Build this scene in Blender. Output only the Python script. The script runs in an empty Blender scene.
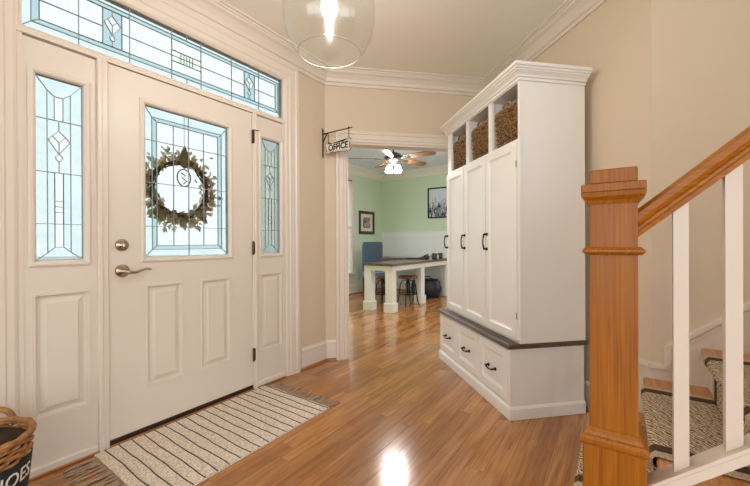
import bpy, bmesh, math, random
from mathutils import Matrix, Vector
random.seed(7)
PI = math.pi
SC = bpy.context.scene
COL = SC.collection
# ------------------------------------------------------------------ camera
F_PX, YAW, PITCH, ROLL, CAM_H = 353.6, math.radians(10.317), math.radians(-.106), math.radians(-.252), 1.10
_F = Vector((math.sin(YAW), math.cos(YAW), 0)); _R = Vector((math.cos(YAW), -math.sin(YAW), 0)); _U = Vector((0, 0, 1))
_F2 = _F*math.cos(PITCH) + _U*math.sin(PITCH); _U2 = -_F*math.sin(PITCH) + _U*math.cos(PITCH)
_R3 = _R*math.cos(ROLL) + _U2*math.sin(ROLL); _U3 = -_R*math.sin(ROLL) + _U2*math.cos(ROLL)
cd = bpy.data.cameras.new('camera'); cam = bpy.data.objects.new('camera', cd); COL.objects.link(cam)
cd.sensor_width = 36; cd.lens = F_PX/750*36; cd.clip_start = .02; cd.clip_end = 200
cam.matrix_world = Matrix(((_R3.x, _U3.x, -_F2.x, 0), (_R3.y, _U3.y, -_F2.y, 0), (_R3.z, _U3.z, -_F2.z, CAM_H), (0, 0, 0, 1)))
SC.camera = cam
# ------------------------------------------------------------------ world and exposure
w = bpy.data.worlds.new('sky'); SC.world = w; w.use_nodes = True
bg = w.node_tree.nodes['Background']; bg.inputs[0].default_value = (.95, .985, 1, 1); bg.inputs[1].default_value = 1.75
vs = SC.view_settings; vs.view_transform = 'Standard'; vs.look = 'None'; vs.gamma = 1; vs.use_curve_mapping = False
vs.exposure = 0.72

def lamp(name, loc, energy, color=(1, .86, .7), radius=.05):
    ld = bpy.data.lights.new(name, 'POINT'); ld.energy = energy; ld.color = color; ld.shadow_soft_size = radius
    o = bpy.data.objects.new(name, ld); COL.objects.link(o); o.location = loc
    return o

# ------------------------------------------------------------------ helpers
def lin(r, g, b):
    f = lambda v: (v/255/12.92) if v/255 <= .04045 else ((v/255+.055)/1.055)**2.4
    return (f(r), f(g), f(b), 1)

class MB:
    def __init__(s): s.v = []; s.f = []; s.sm = []
    def add(s, verts, faces, smooth=False):
        n = len(s.v); s.v += [tuple(p) for p in verts]
        for f in faces: s.f.append(tuple(i+n for i in f)); s.sm.append(smooth)
        return s
    def box(s, x0, x1, y0, y1, z0, z1, b=0):
        if b <= 0:
            v = [(x, y, z) for z in (z0, z1) for y in (y0, y1) for x in (x0, x1)]
            return s.add(v, [(0, 2, 3, 1), (4, 5, 7, 6), (0, 1, 5, 4), (2, 6, 7, 3), (0, 4, 6, 2), (1, 3, 7, 5)])
        b = min(b, (x1-x0)*.45, (y1-y0)*.45, (z1-z0)*.45)
        v = []; X = (x0, x1); Y = (y0, y1); Z = (z0, z1); idx = {}
        for i in (0, 1):
            for j in (0, 1):
                for k in (0, 1):
                    sx, sy, sz = (1, -1)[i], (1, -1)[j], (1, -1)[k]
                    idx[i, j, k, 0] = len(v); v.append((X[i], Y[j]+sy*b, Z[k]+sz*b))
                    idx[i, j, k, 1] = len(v); v.append((X[i]+sx*b, Y[j], Z[k]+sz*b))
                    idx[i, j, k, 2] = len(v); v.append((X[i]+sx*b, Y[j]+sy*b, Z[k]))
        f = []
        for i in (0, 1): f.append([idx[i, j, k, 0] for j, k in ((0, 0), (1, 0), (1, 1), (0, 1))])
        for j in (0, 1): f.append([idx[i, j, k, 1] for i, k in ((0, 0), (1, 0), (1, 1), (0, 1))])
        for k in (0, 1): f.append([idx[i, j, k, 2] for i, j in ((0, 0), (1, 0), (1, 1), (0, 1))])
        for a in (0, 1):
            for c in (0, 1):
                f.append([idx[0, a, c, 1], idx[1, a, c, 1], idx[1, a, c, 2], idx[0, a, c, 2]])
                f.append([idx[a, 0, c, 0], idx[a, 1, c, 0], idx[a, 1, c, 2], idx[a, 0, c, 2]])
                f.append([idx[a, c, 0, 0], idx[a, c, 1, 0], idx[a, c, 1, 1], idx[a, c, 0, 1]])
        for i in (0, 1):
            for j in (0, 1):
                for k in (0, 1): f.append([idx[i, j, k, q] for q in (0, 1, 2)])
        return s.add(v, f)
    def prism(s, pts, h0, h1, mp=lambda a, b, h: (a, b, h)):
        n = len(pts)
        v = [mp(a, b, h0) for a, b in pts] + [mp(a, b, h1) for a, b in pts]
        return s.add(v, [tuple(range(n))[::-1], tuple(range(n, 2*n))] + [(i, (i+1) % n, n+(i+1) % n, n+i) for i in range(n)])
    def sweep(s, path, prof, closed=False, mp=lambda a, b, h: (a, b, h), caps=True, smooth=False):
        """profile points (offset to the left of the path, height) swept along a flat path with mitred corners"""
        P = [Vector(p) for p in path]; n = len(P); rings = []
        for i in range(n):
            d1 = (P[i]-P[i-1]).normalized() if (i > 0 or closed) else None
            d2 = (P[(i+1) % n]-P[i]).normalized() if (i < n-1 or closed) else None
            d1 = d1 or d2; d2 = d2 or d1
            n1 = Vector((-d1.y, d1.x)); n2 = Vector((-d2.y, d2.x)); m = (n1+n2)
            m = m/m.length; m = m/max(.2, m.dot(n1))
            rings.append([mp(P[i].x+m.x*o, P[i].y+m.y*o, h) for o, h in prof])
        k = len(prof); v = [p for r in rings for p in r]; f = []
        for i in range(n if closed else n-1):
            j = (i+1) % n
            for q in range(k): f.append((i*k+q, i*k+(q+1) % k, j*k+(q+1) % k, j*k+q))
        if not closed and caps: f += [tuple(range(k)), tuple((n-1)*k+q for q in range(k))[::-1]]
        return s.add(v, f, smooth)
    def tube(s, pts, r, seg=8, closed=False, caps=True):
        P = [Vector(p) for p in pts]; n = len(P)
        R = r if isinstance(r, (list, tuple)) else [r]*n
        t0 = (P[1]-P[0]).normalized(); up = Vector((0, 0, 1)) if abs(t0.z) < .9 else Vector((1, 0, 0))
        v = []; a = None
        for i in range(n):
            if closed: t = (P[(i+1) % n]-P[i-1]).normalized()
            else: t = (P[min(i+1, n-1)]-P[max(i-1, 0)]).normalized()
            if a is None: a = t.cross(up).normalized()
            a = (a - t*a.dot(t)).normalized(); b = t.cross(a)
            for k in range(seg):
                q = 2*PI*k/seg; v.append(P[i]+(a*math.cos(q)+b*math.sin(q))*R[i])
        f = []
        for i in range(n if closed else n-1):
            j = (i+1) % n
            for k in range(seg): f.append((i*seg+k, i*seg+(k+1) % seg, j*seg+(k+1) % seg, j*seg+k))
        if not closed and caps: f += [tuple(range(seg))[::-1], tuple((n-1)*seg+k for k in range(seg))]
        return s.add(v, f, True)
    def lathe(s, prof, seg=24, c=(0, 0, 0), smooth=True, mp=None):
        v = []; f = []
        for r, z in prof:
            for k in range(seg):
                q = 2*PI*k/seg; p = (r*math.cos(q), r*math.sin(q), z)
                if mp: p = mp(p)
                v.append((c[0]+p[0], c[1]+p[1], c[2]+p[2]))
        for i in range(len(prof)-1):
            for k in range(seg): f.append((i*seg+k, i*seg+(k+1) % seg, (i+1)*seg+(k+1) % seg, (i+1)*seg+k))
        if prof[0][0] > 1e-6: f.append(tuple(range(seg))[::-1])
        if prof[-1][0] > 1e-6: f.append(tuple((len(prof)-1)*seg+k for k in range(seg)))
        return s.add(v, f, smooth)
    def loft_rects(s, rect, steps, mp):
        """rectangular loops (inset, depth) joined in order, the last one filled"""
        a0, a1, b0, b1 = rect; v = []; f = []
        for ins, d in steps:
            v += [mp(a0+ins, b0+ins, d), mp(a1-ins, b0+ins, d), mp(a1-ins, b1-ins, d), mp(a0+ins, b1-ins, d)]
        for i in range(len(steps)-1):
            for k in range(4): f.append((i*4+k, i*4+(k+1) % 4, (i+1)*4+(k+1) % 4, (i+1)*4+k))
        m = (len(steps)-1)*4; f.append((m, m+1, m+2, m+3))
        return s.add(v, f)
    def mesh(s, name, O=(0, 0, 0), weld=True):
        me = bpy.data.meshes.new(name)
        me.from_pydata([(x-O[0], y-O[1], z-O[2]) for x, y, z in s.v], [], s.f)
        me.polygons.foreach_set('use_smooth', s.sm)
        bm = bmesh.new(); bm.from_mesh(me); bmesh.ops.recalc_face_normals(bm, faces=bm.faces); bm.to_mesh(bm and me); bm.free()
        me.update(); return me

ORI = {}
def obj(name, mb, mat, parent=None, label=None):
    O = ORI.get(parent.name, (0, 0, 0)) if parent else (0, 0, 0)
    me = mb.mesh(name, O) if isinstance(mb, MB) else mb
    if mat and not len(me.materials): me.materials.append(mat)
    o = bpy.data.objects.new(name, me); COL.objects.link(o)
    if parent:
        o.parent = parent; ORI[o.name] = O
    if label: o['label'] = label
    return o
def tag(o, label=None, cat=None, group=None, kind=None):
    if label: o['label'] = label
    if cat: o['category'] = cat
    if group: o['group'] = group
    if kind: o['kind'] = kind
    return o
def thing(name, label, cat, O=(0, 0, 0), rz=0, group=None, kind=None):
    """Empty at the thing's base; O is given in the frame turned by rz, in which the parts are drawn"""
    o = bpy.data.objects.new(name, None); COL.objects.link(o); o.empty_display_size = .05
    o.location = Matrix.Rotation(rz, 3, 'Z') @ Vector(O); o.rotation_euler = (0, 0, rz)
    ORI[o.name] = tuple(O)
    return tag(o, label, cat, group, kind)
def struct(name, mb, mat, rz=0):
    o = obj(name, mb, mat); o.rotation_euler = (0, 0, rz); o['kind'] = 'structure'; return o
def copy_tree(o, parent=None):
    c = o.copy(); COL.objects.link(c)
    if parent: c.parent = parent
    for ch in list(o.children):
        copy_tree(ch, c)
    return c

DOOR, STAIR = PI/4, -PI/4          # frames: (u, n, z) along the door wall / (s, n, z) along the stairs
S2 = 2**-.5
def W(u, n, z=0): return Vector(((u-n)*S2, (u+n)*S2, z))       # door frame -> world
def WS(s, n, z=0): return Vector(((s+n)*S2, (n-s)*S2, z))      # stair frame -> world

# ------------------------------------------------------------------ materials
def nodes(name):
    m = bpy.data.materials.new(name); m.use_nodes = True; t = m.node_tree
    return m, t, t.nodes['Principled BSDF'], t.nodes['Material Output']
def N(t, kind, **kw):
    n = t.nodes.new(kind)
    for k, v in kw.items():
        if hasattr(n, k): setattr(n, k, v)
        else: n.inputs[k].default_value = v
    return n
def mixcol(t, fac, a, b, blend='MIX'):
    n = t.nodes.new('ShaderNodeMix'); n.data_type = 'RGBA'; n.blend_type = blend
    for i, x in ((0, fac), (6, a), (7, b)):
        if isinstance(x, (int, float)): n.inputs[i].default_value = x
        elif isinstance(x, tuple): n.inputs[i].default_value = x
        else: t.links.new(x, n.inputs[i])
    return n.outputs[2]
def plain(name, col, rough=.5, metal=0, var=.06, vscale=6, bump=0, bscale=40, coat=0, spec=.5, sheen=0):
    m, t, p, o = nodes(name)
    tc = N(t, 'ShaderNodeTexCoord'); nz = N(t, 'ShaderNodeTexNoise', Scale=vscale, Detail=4.0)
    t.links.new(tc.outputs['Object'], nz.inputs['Vector'])
    dark = tuple(c*(1-var) for c in col[:3])+(1,); light = tuple(min(1, c*(1+var)) for c in col[:3])+(1,)
    t.links.new(mixcol(t, nz.outputs[0], dark, light), p.inputs['Base Color'])
    p.inputs['Roughness'].default_value = rough; p.inputs['Metallic'].default_value = metal
    p.inputs['Specular IOR Level'].default_value = spec; p.inputs['Coat Weight'].default_value = coat
    p.inputs['Sheen Weight'].default_value = sheen
    if bump:
        n2 = N(t, 'ShaderNodeTexNoise', Scale=bscale, Detail=5.0); t.links.new(tc.outputs['Object'], n2.inputs['Vector'])
        b = N(t, 'ShaderNodeBump', Strength=bump, Distance=.004); t.links.new(n2.outputs[0], b.inputs['Height'])
        t.links.new(b.outputs[0], p.inputs['Normal'])
    return m
def wood(name, c1, c2, rough=.3, axis='Z', scale=1.0, rnd=None, rvar=.35, coat=0, spec=.5, grain=(3, 60), bump=.12, pore=.5):
    m, t, p, o = nodes(name)
    tc = N(t, 'ShaderNodeTexCoord'); mp = N(t, 'ShaderNodeMapping')
    sc = {'X': (grain[0], grain[1], grain[1]), 'Y': (grain[1], grain[0], grain[1]), 'Z': (grain[1], grain[1], grain[0])}[axis]
    mp.inputs['Scale'].default_value = tuple(v*scale for v in sc)
    src = tc.outputs['Object']
    rout = None
    if rnd == 'object':
        oi = N(t, 'ShaderNodeObjectInfo'); rout = oi.outputs['Random']
    elif rnd == 'island':
        ge = N(t, 'ShaderNodeNewGeometry'); rout = ge.outputs['Random Per Island']
    if rout:
        ml = N(t, 'ShaderNodeMath', operation='MULTIPLY'); ml.inputs[1].default_value = 37.0; t.links.new(rout, ml.inputs[0])
        cb = N(t, 'ShaderNodeCombineXYZ')
        for i in range(3): t.links.new(ml.outputs[0], cb.inputs[i])
        va = N(t, 'ShaderNodeVectorMath', operation='ADD'); t.links.new(src, va.inputs[0]); t.links.new(cb.outputs[0], va.inputs[1]); src = va.outputs[0]
    t.links.new(src, mp.inputs['Vector'])
    n1 = N(t, 'ShaderNodeTexNoise', Scale=1.0, Detail=6.0, Roughness=.6, Distortion=.6); t.links.new(mp.outputs[0], n1.inputs['Vector'])
    cr = N(t, 'ShaderNodeValToRGB'); cr.color_ramp.elements[0].position = .32; cr.color_ramp.elements[1].position = .68
    cr.color_ramp.elements[0].color = c1; cr.color_ramp.elements[1].color = c2
    t.links.new(n1.outputs[0], cr.inputs[0]); out = cr.outputs[0]
    mp2 = N(t, 'ShaderNodeMapping'); mp2.inputs['Scale'].default_value = tuple(v*scale*(3.2 if v > 20 else 2) for v in sc)
    t.links.new(src, mp2.inputs['Vector'])
    n2 = N(t, 'ShaderNodeTexNoise', Scale=1.0, Detail=3.0); t.links.new(mp2.outputs[0], n2.inputs['Vector'])
    r2 = N(t, 'ShaderNodeValToRGB'); r2.color_ramp.elements[0].position = .36; r2.color_ramp.elements[1].position = .5
    r2.color_ramp.elements[0].color = (1-pore, 1-pore*1.1, 1-pore*1.15, 1); r2.color_ramp.elements[1].color = (1, 1, 1, 1)
    t.links.new(n2.outputs[0], r2.inputs[0]); out = mixcol(t, .6, out, r2.outputs[0], 'MULTIPLY')
    if rout:
        r3 = N(t, 'ShaderNodeValToRGB'); e = r3.color_ramp.elements
        e[0].color = (1-rvar, 1-rvar*1.25, 1-rvar*1.4, 1); e[1].color = (1+rvar*.35, 1+rvar*.4, 1+rvar*.4, 1)
        x = e.new(.5); x.color = (1, .96, .93, 1)
        t.links.new(rout, r3.inputs[0]); out = mixcol(t, 1.0, out, r3.outputs[0], 'MULTIPLY')
    t.links.new(out, p.inputs['Base Color'])
    p.inputs['Roughness'].default_value = rough; p.inputs['Coat Weight'].default_value = coat; p.inputs['Coat Roughness'].default_value = .13
    p.inputs['Specular IOR Level'].default_value = spec
    b = N(t, 'ShaderNodeBump', Strength=bump, Distance=.002); t.links.new(n2.outputs[0], b.inputs['Height']); t.links.new(b.outputs[0], p.inputs['Normal'])
    return m
def pane_mat(name, tint, var, gloss=.06, bump=.3, bscale=30):
    m, t, p, o = nodes(name); t.nodes.remove(p)
    tc = N(t, 'ShaderNodeTexCoord'); nz = N(t, 'ShaderNodeTexNoise', Scale=bscale, Detail=3.0, Distortion=1.2); t.links.new(tc.outputs['Object'], nz.inputs['Vector'])
    tr = N(t, 'ShaderNodeBsdfTransparent'); t.links.new(mixcol(t, nz.outputs[0], tint, var), tr.inputs[0])
    gl = N(t, 'ShaderNodeBsdfGlossy', Roughness=.08); b = N(t, 'ShaderNodeBump', Strength=bump, Distance=.003)
    t.links.new(nz.outputs[0], b.inputs['Height']); t.links.new(b.outputs[0], gl.inputs['Normal'])
    lw = N(t, 'ShaderNodeLayerWeight', Blend=.5); t.links.new(b.outputs[0], lw.inputs['Normal'])
    pw = N(t, 'ShaderNodeMath', operation='POWER'); pw.inputs[1].default_value = 4.0; t.links.new(lw.outputs['Facing'], pw.inputs[0])
    mr = N(t, 'ShaderNodeMapRange'); mr.inputs[3].default_value = gloss*.5; mr.inputs[4].default_value = .55; t.links.new(pw.outputs[0], mr.inputs[0])
    mx = N(t, 'ShaderNodeMixShader'); t.links.new(mr.outputs[0], mx.inputs[0]); t.links.new(tr.outputs[0], mx.inputs[1]); t.links.new(gl.outputs[0], mx.inputs[2])
    t.links.new(mx.outputs[0], o.inputs[0]); return m
def emit(name, col, strength):
    m, t, p, o = nodes(name); p.inputs['Base Color'].default_value = col; p.inputs['Emission Color'].default_value = col
    p.inputs['Emission Strength'].default_value = strength; return m

M = {}
M['trim'] = plain('trim_paint', lin(222, 210, 197), .38, var=.012, vscale=3)
M['door'] = plain('door_paint', lin(220, 209, 196), .42, var=.015, vscale=3, bump=.03, bscale=90)
M['locker'] = plain('locker_paint', lin(238, 235, 229), .36, var=.012, vscale=3)
M['wall'] = plain('beige_wall_paint', lin(213, 196, 172), .75, var=.02, vscale=2, bump=.04, bscale=160)
M['ceiling'] = plain('ceiling_paint', lin(244, 241, 228), .85, var=.012, vscale=2)
M['green'] = plain('green_wall_paint', lin(202, 218, 190), .75, var=.03, vscale=2)
M['office_ceiling'] = plain('office_ceiling_paint', lin(226, 240, 250), .8, var=.02, vscale=2)
M['back_wall'] = M['wall']
M['subfloor'] = plain('dark_floor_joint', lin(70, 42, 24), .7)
OAK1, OAK2 = lin(158, 98, 46), lin(198, 144, 84)
M['plank'] = wood('oak_floor', OAK1, OAK2, .17, 'X', rnd='object', rvar=.26, coat=.35, grain=(2.2, 34), bump=.05, pore=.32)
M['plank_far'] = wood('oak_floor_far', OAK1, OAK2, .17, 'X', rnd='island', rvar=.26, coat=.35, grain=(2.2, 34), bump=.05, pore=.32)
M['oak'] = wood('honey_oak', lin(142, 80, 8), lin(172, 106, 22), .36, 'Z', grain=(2.2, 120), coat=.05, pore=.3, spec=.35)
M['oak_rail'] = wood('honey_oak_rail', lin(148, 84, 8), lin(180, 112, 22), .36, 'X', grain=(2.2, 120), coat=.05, pore=.3, spec=.35)
M['oak_tread'] = wood('oak_tread', lin(188, 124, 70), lin(214, 155, 96), .35, 'Y', grain=(4, 60), coat=.2, pore=.35)
M['shoe_mould'] = wood('oak_shoe_mould', lin(150, 92, 50), lin(178, 116, 66), .35, 'X', grain=(4, 60))
M['dark_top'] = wood('dark_stained_top', lin(66, 48, 40), lin(104, 82, 70), .3, 'Y', grain=(3, 45), coat=.3, pore=.3)
M['desk_top'] = wood('walnut_desk_top', lin(72, 46, 32), lin(110, 76, 54), .3, 'X', grain=(3, 45), coat=.3, pore=.3)
M['black'] = plain('black_iron', lin(26, 23, 22), .45, .6, var=.1)
M['nickel'] = plain('satin_nickel', lin(176, 160, 142), .25, 1, var=.08, vscale=20)
M['bronze'] = plain('aged_bronze', lin(96, 70, 44), .35, .9, var=.15, vscale=30)
M['sill'] = plain('bronze_threshold', lin(58, 46, 38), .4, .6)
M['gap'] = plain('dark_weatherstrip', lin(48, 34, 24), .8)
M['lead'] = plain('lead_came', lin(150, 156, 154), .5, .2, var=.15, vscale=40)
M['clear'] = pane_mat('clear_textured_glass', (.625, .64, .638, 1), (.57, .605, .605, 1))
M['bevel'] = pane_mat('bevelled_glass', (.60, .63, .632, 1), (.50, .565, .575, 1), bscale=14)
M['teal'] = pane_mat('teal_ripple_glass', (.40, .49, .505, 1), (.48, .56, .57, 1), bscale=45)
M['pale_teal'] = pane_mat('pale_teal_ripple_glass', (.50, .57, .58, 1), (.57, .615, .62, 1), bscale=40)
M['mint'] = pane_mat('mint_ripple_glass', (.56, .63, .57, 1), (.64, .69, .64, 1), bscale=45)
M['window'] = pane_mat('window_glass', (.97, .98, 1, 1), (.95, .97, 1, 1), bump=0)

# ------------------------------------------------------------------ room shell
CEIL = 2.72
DN = 2.268            # door wall plane (door frame n)
SN = 2.392            # stair wall plane (stair frame n)
CX, CY = .134, 3.342  # corner of door wall and office wall
RX, RY = 1.79, 1.593  # corner of locker wall and stair wall
UC = (CX+CY)*S2       # u of that corner
ON, OU = 4.70, 7.08   # office: left wall n, far wall u
O_H = 2.045           # cased opening head
OX0, OX1 = .34, 1.50  # cased opening sides

# floor and its planks
fb = MB().box(-6, 7, -5, 11, -.06, -.0125)
floor = struct('floor', fb, M['subfloor'])
ROW = .083
def in_room(u, n):
    x, y = (u-n)*S2, (u+n)*S2
    if y < 3.46: return n < DN+.02 and u > -1.6 and u < 6
    return -.2 < n < ON and u < OU+.05 and x < 3.96 and u > 2.6
mesh_cache = {}
def plank_mesh(L):
    if L not in mesh_cache:
        m = MB().box(-L/2+.0003, L/2-.0003, -ROW/2+.0003, ROW/2-.0003, -.012, 0, .0008)
        me = m.mesh('plank'); me.materials.append(M['plank']); mesh_cache[L] = me
    return mesh_cache[L]
cands = []; n = -2.2; row = 0
rp = random.Random(3)
while n < ON+.1:
    u = -1.6 - rp.random()*1.2
    while u < OU+.2:
        L = rp.choice((.55, .75, .95, 1.15, 1.4))
        uc = u+L/2; nc = n+ROW/2
        if any(in_room(a, nc) for a in (u, uc, u+L)): cands.append((uc, nc, L))
        u += L
    n += ROW; row += 1
def see(c):
    p = W(c[0], c[1]); d = p.dot(_F); r = p.dot(_R)
    if d < .3: return 0
    return 0 if abs(r/d) > 1.25 or 1.1/d > .95 else c[2]*ROW/d**3
cands.sort(key=see, reverse=True)
far = MB()
for i, (uc, nc, L) in enumerate(cands):
    if i < 300:
        o = bpy.data.objects.new('plank', plank_mesh(L)); COL.objects.link(o); o.parent = floor
        o.location = W(uc, nc); o.rotation_euler = (0, 0, DOOR)
    else:
        far.box(uc-L/2+.0001, uc+L/2-.0001, nc-ROW/2+.0001, nc+ROW/2-.0001, -.012, 0, .0005)
fo = obj('planks', far, M['plank_far'], floor); fo.rotation_euler = (0, 0, DOOR); fo['kind'] = 'stuff'

# ceiling of the foyer, and of the office
c = MB().prism([tuple(W(-4.5, DN).xy), (-4.8, -4.2), (4.66, -4.2), tuple(WS(4.2, SN).xy), (RX, RY), (RX, CY), (CX, CY)][::-1], CEIL, CEIL+.1)
ce = struct('ceiling', c, M['ceiling'])
lens = emit('added_fill_glow', (1, .94, .86, 1), 230)  # unseen glowing ceiling discs, added behind the camera to brighten the foyer
for x, y in ((-2.2, -1.9), (-.7, -3.2), (.9, -3.2)):
    rl = obj('added_fill_light', MB().lathe([(.095, CEIL-.001), (.095, CEIL-.008), (.072, CEIL-.008), (.070, CEIL-.003)], 28, (x, y, 0)), M['trim'], ce)
    obj('lens', MB().lathe([(0, CEIL-.005), (.070, CEIL-.005), (.070, CEIL-.0045), (0, CEIL-.0045)], 28, (x, y, 0)), lens, rl)
oc = MB().prism([(W(2.5, 2.3).x, 3.46), (3.98, 3.46), (3.98, 6.1), tuple(W(OU, ON).xy), tuple(W(3.66, ON).xy)], CEIL, CEIL+.1)
struct('ceiling_office', oc, M['office_ceiling'])
# door wall with an opening for the entry unit: u .36..1.99, z 0..2.47
E0, E1, EZ = .385, 1.985, 2.462
dw = MB()
dw.box(-4.5, E0, DN, DN+.075, 0, CEIL); dw.box(E1, UC+.16, DN, DN+.075, 0, CEIL); dw.box(E0, E1, DN, DN+.075, EZ, CEIL)
struct('wall_door', dw, M['wall'], DOOR)
ow = MB()
ow.box(CX, OX0, CY, CY+.12, 0, CEIL); ow.box(OX1, 4, CY, CY+.12, 0, CEIL); ow.box(OX0, OX1, CY, CY+.12, O_H, CEIL)
struct('wall_office_opening', ow, M['wall'])
struct('wall_locker', MB().box(RX, RX+.12, RY+.0, CY, 0, CEIL), M['wall'])
sw = MB().box((RX-RY)*S2, 4.2, SN, SN+.12, 0, CEIL)
struct('wall_stair', sw, M['wall'], STAIR)
# office shell
ol = MB()
WU0, WU1, WZ0, WZ1 = 5.05, 5.93, .44, 2.42
ol.box(3.66, 3.85, ON, ON+.15, 0, CEIL); ol.box(3.85, 4.75, ON, ON+.15, 0, .44); ol.box(3.85, 4.75, ON, ON+.15, 2.42, CEIL)
ol.box(4.75, WU0, ON, ON+.15, 0, CEIL); ol.box(WU0, WU1, ON, ON+.15, 0, WZ0); ol.box(WU0, WU1, ON, ON+.15, WZ1, CEIL)
ol.box(WU1, OU+.15, ON, ON+.15, 0, CEIL)
struct('wall_office_left', ol, M['green'], DOOR)
of = struct('wall_office_far', MB().box(OU, OU+.15, 1.3, ON, 0, CEIL), M['green'], DOOR)
struct('wall_exterior', MB().prism([(2.46, DN+.076), (2.50, DN+.076), (3.64, ON+.15), (3.60, ON+.15)], 0, CEIL), plain('white_siding', lin(232, 234, 230), .7), DOOR)
struct('wall_office_near', MB().prism([(2.501, DN+.076), (2.63, DN+.076), (3.76, ON), (3.64, ON)], 0, CEIL), M['green'], DOOR)
orr = MB()
orr.box(3.96, 4.1, 3.46, 3.6, 0, CEIL); orr.box(3.96, 4.1, 5.95, 6.2, 0, CEIL); orr.box(3.96, 4.1, 3.6, 5.95, 0, .2); orr.box(3.96, 4.1, 3.6, 5.95, 2.5, CEIL)
struct('wall_office_right', orr, M['green'])
# shiplap boards on the far office wall
M['shiplap'] = plain('shiplap_paint', lin(226, 230, 226), .5, var=.02)
bmesh_board = MB().box(0, .014, 0, ON-1.3, 0, .128, .003).mesh('shiplap_board'); bmesh_board.materials.append(M['shiplap'])
for k in range(10):
    o = obj('shiplap_board', bmesh_board, None, of); o.location = (OU-.014, 1.3, .01+k*.131)
capb = obj('shiplap_cap', MB().box(OU-.022, OU, 1.3, ON, 1.318, 1.34, .004), M['shiplap'], of)

# outside ground, so the place goes on past the glass
struct('ground_outside', MB().box(-30, 20, -6, 40, -.3, -.15), plain('pale_concrete', lin(206, 204, 198), .9, bump=.2))

# ------------------------------------------------------------------ crown, casings, baseboards
CROWN = [(0, 2.572), (.013, 2.572), (.016, 2.592), (.010, 2.60), (.022, 2.606), (.030, 2.632), (.052, 2.662), (.074, 2.676), (.078, 2.688), (.086, 2.690), (.086, 2.703), (.100, 2.706), (.100, CEIL-.0005), (0, CEIL-.0005)]
pa = [tuple(W(-4.4, DN).xy), (CX, CY), (RX, CY), (RX, RY), tuple(WS(4.0, SN).xy)]
pa = pa[::-1]
struct('trim_1', MB().sweep(pa, [(o, h) for o, h in CROWN]), M['trim'])
po = [(-.02, 3.47), tuple(W(2.66, 2.40).xy), tuple(W(3.76, ON).xy), tuple(W(OU, ON).xy), tuple(W(OU, 1.36).xy)][::-1]
struct('trim_2', MB().sweep(po, [(o*1.25, CEIL-(CEIL-h)*1.05-.0005) for o, h in CROWN]), plain('office_crown_paint', lin(232, 228, 214), .4, var=.01))
# casing of the entry unit (up, over, down)
CAS = [(0, 0), (0, -.012), (.010, -.018), (.030, -.018), (.036, -.024), (.080, -.026), (.088, -.034), (.112, -.034), (.118, -.026), (.118, 0)]
mpD = lambda a, b, h: (a, DN+h, b)
def casing(path, prof, mp): return MB().sweep(path, prof, mp=mp)
wsc = 1.19
struct('trim_3', casing([(E1-.012, 0), (E1-.012, EZ-.02), (E0+.012, EZ-.02), (E0+.012, 0)], [(-o*wsc, h) for o, h in CAS], mpD), M['trim'], DOOR)
# casing of the opening to the office, with its jamb lining
struct('trim_4', casing([(OX0, 0), (OX0, O_H), (OX1, O_H), (OX1, 0)], [(o*.92, h) for o, h in CAS], lambda a, b, h: (a, CY+h, b)), M['trim'])
jb = MB().box(OX0-.001, OX0+.014, CY-.004, CY+.125, 0, O_H); jb.box(OX1-.014, OX1, CY-.004, CY+.125, 0, O_H); jb.box(OX0, OX1, CY-.004, CY+.125, O_H-.014, O_H)
struct('trim_5', jb, M['trim'])
obj('strike_plate', MB().box(OX0+.0135, OX0+.016, CY+.02, CY+.045, .78, .84), M['black'], bpy.data.objects['trim_5'])
# baseboards
BB = [(0, 0), (.016, 0), (.016, .150), (.020, .154), (.020, .164), (.012, .176), (.009, .190), (0, .190)]
SH = [(.016, 0), (.032, 0), (.030, .012), (.024, .018), (.016, .019)]
def base(name, path, side_shoe=True):
    o = struct(name, MB().sweep(path, BB), M['trim'])
    if side_shoe: obj('shoe_moulding', MB().sweep(path, SH), M['shoe_mould'], o)
    return o
base('baseboard_corner', [(OX0-.108, CY), (CX, CY), tuple(W(2.135, DN).xy)])
base('baseboard_left', [tuple(W(.256, DN).xy), tuple(W(-4.4, DN).xy)])
base('baseboard_right', [(RX, 2.02), (RX, CY)])
base('baseboard_office', [tuple(W(OU, 1.4).xy), tuple(W(OU, ON).xy), tuple(W(3.8, ON).xy)])
# stair wall base: eased up from the locker wall to the skirt board
def eased(y):
    t = max(0, min(1, (2.0-y)/.33)); t = t*t*(3-2*t); return .19+(.452-.19)*t
eb = MB(); ys = [2.02-(2.02-RY+.012)*i/14 for i in range(15)]
for a, b, t in ((0, .016, 0), (.006, .020, -.028)):
    pts = [(y, eased(y)+ (0 if t == 0 else 0)) for y in ys]
    lo = [(y, 0 if t == 0 else eased(y)+t) for y in ys]
    eb.prism(pts+lo[::-1], RX-b, RX, lambda y, z, h: (h, y, z))
ebo = struct('baseboard_eased', eb, M['trim'])
obj('eased_cap', MB().sweep([(y, eased(y)-.010) for y in ys][::-1]+[], [(o, RX-d_) for o, d_ in ((-.030, 0), (-.030, .026), (-.016, .028), (-.008, .034), (.010, .034), (.014, .026), (.014, 0))][::-1], mp=lambda a, b, h: (h, a, b)), M['trim'], ebo)

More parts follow.
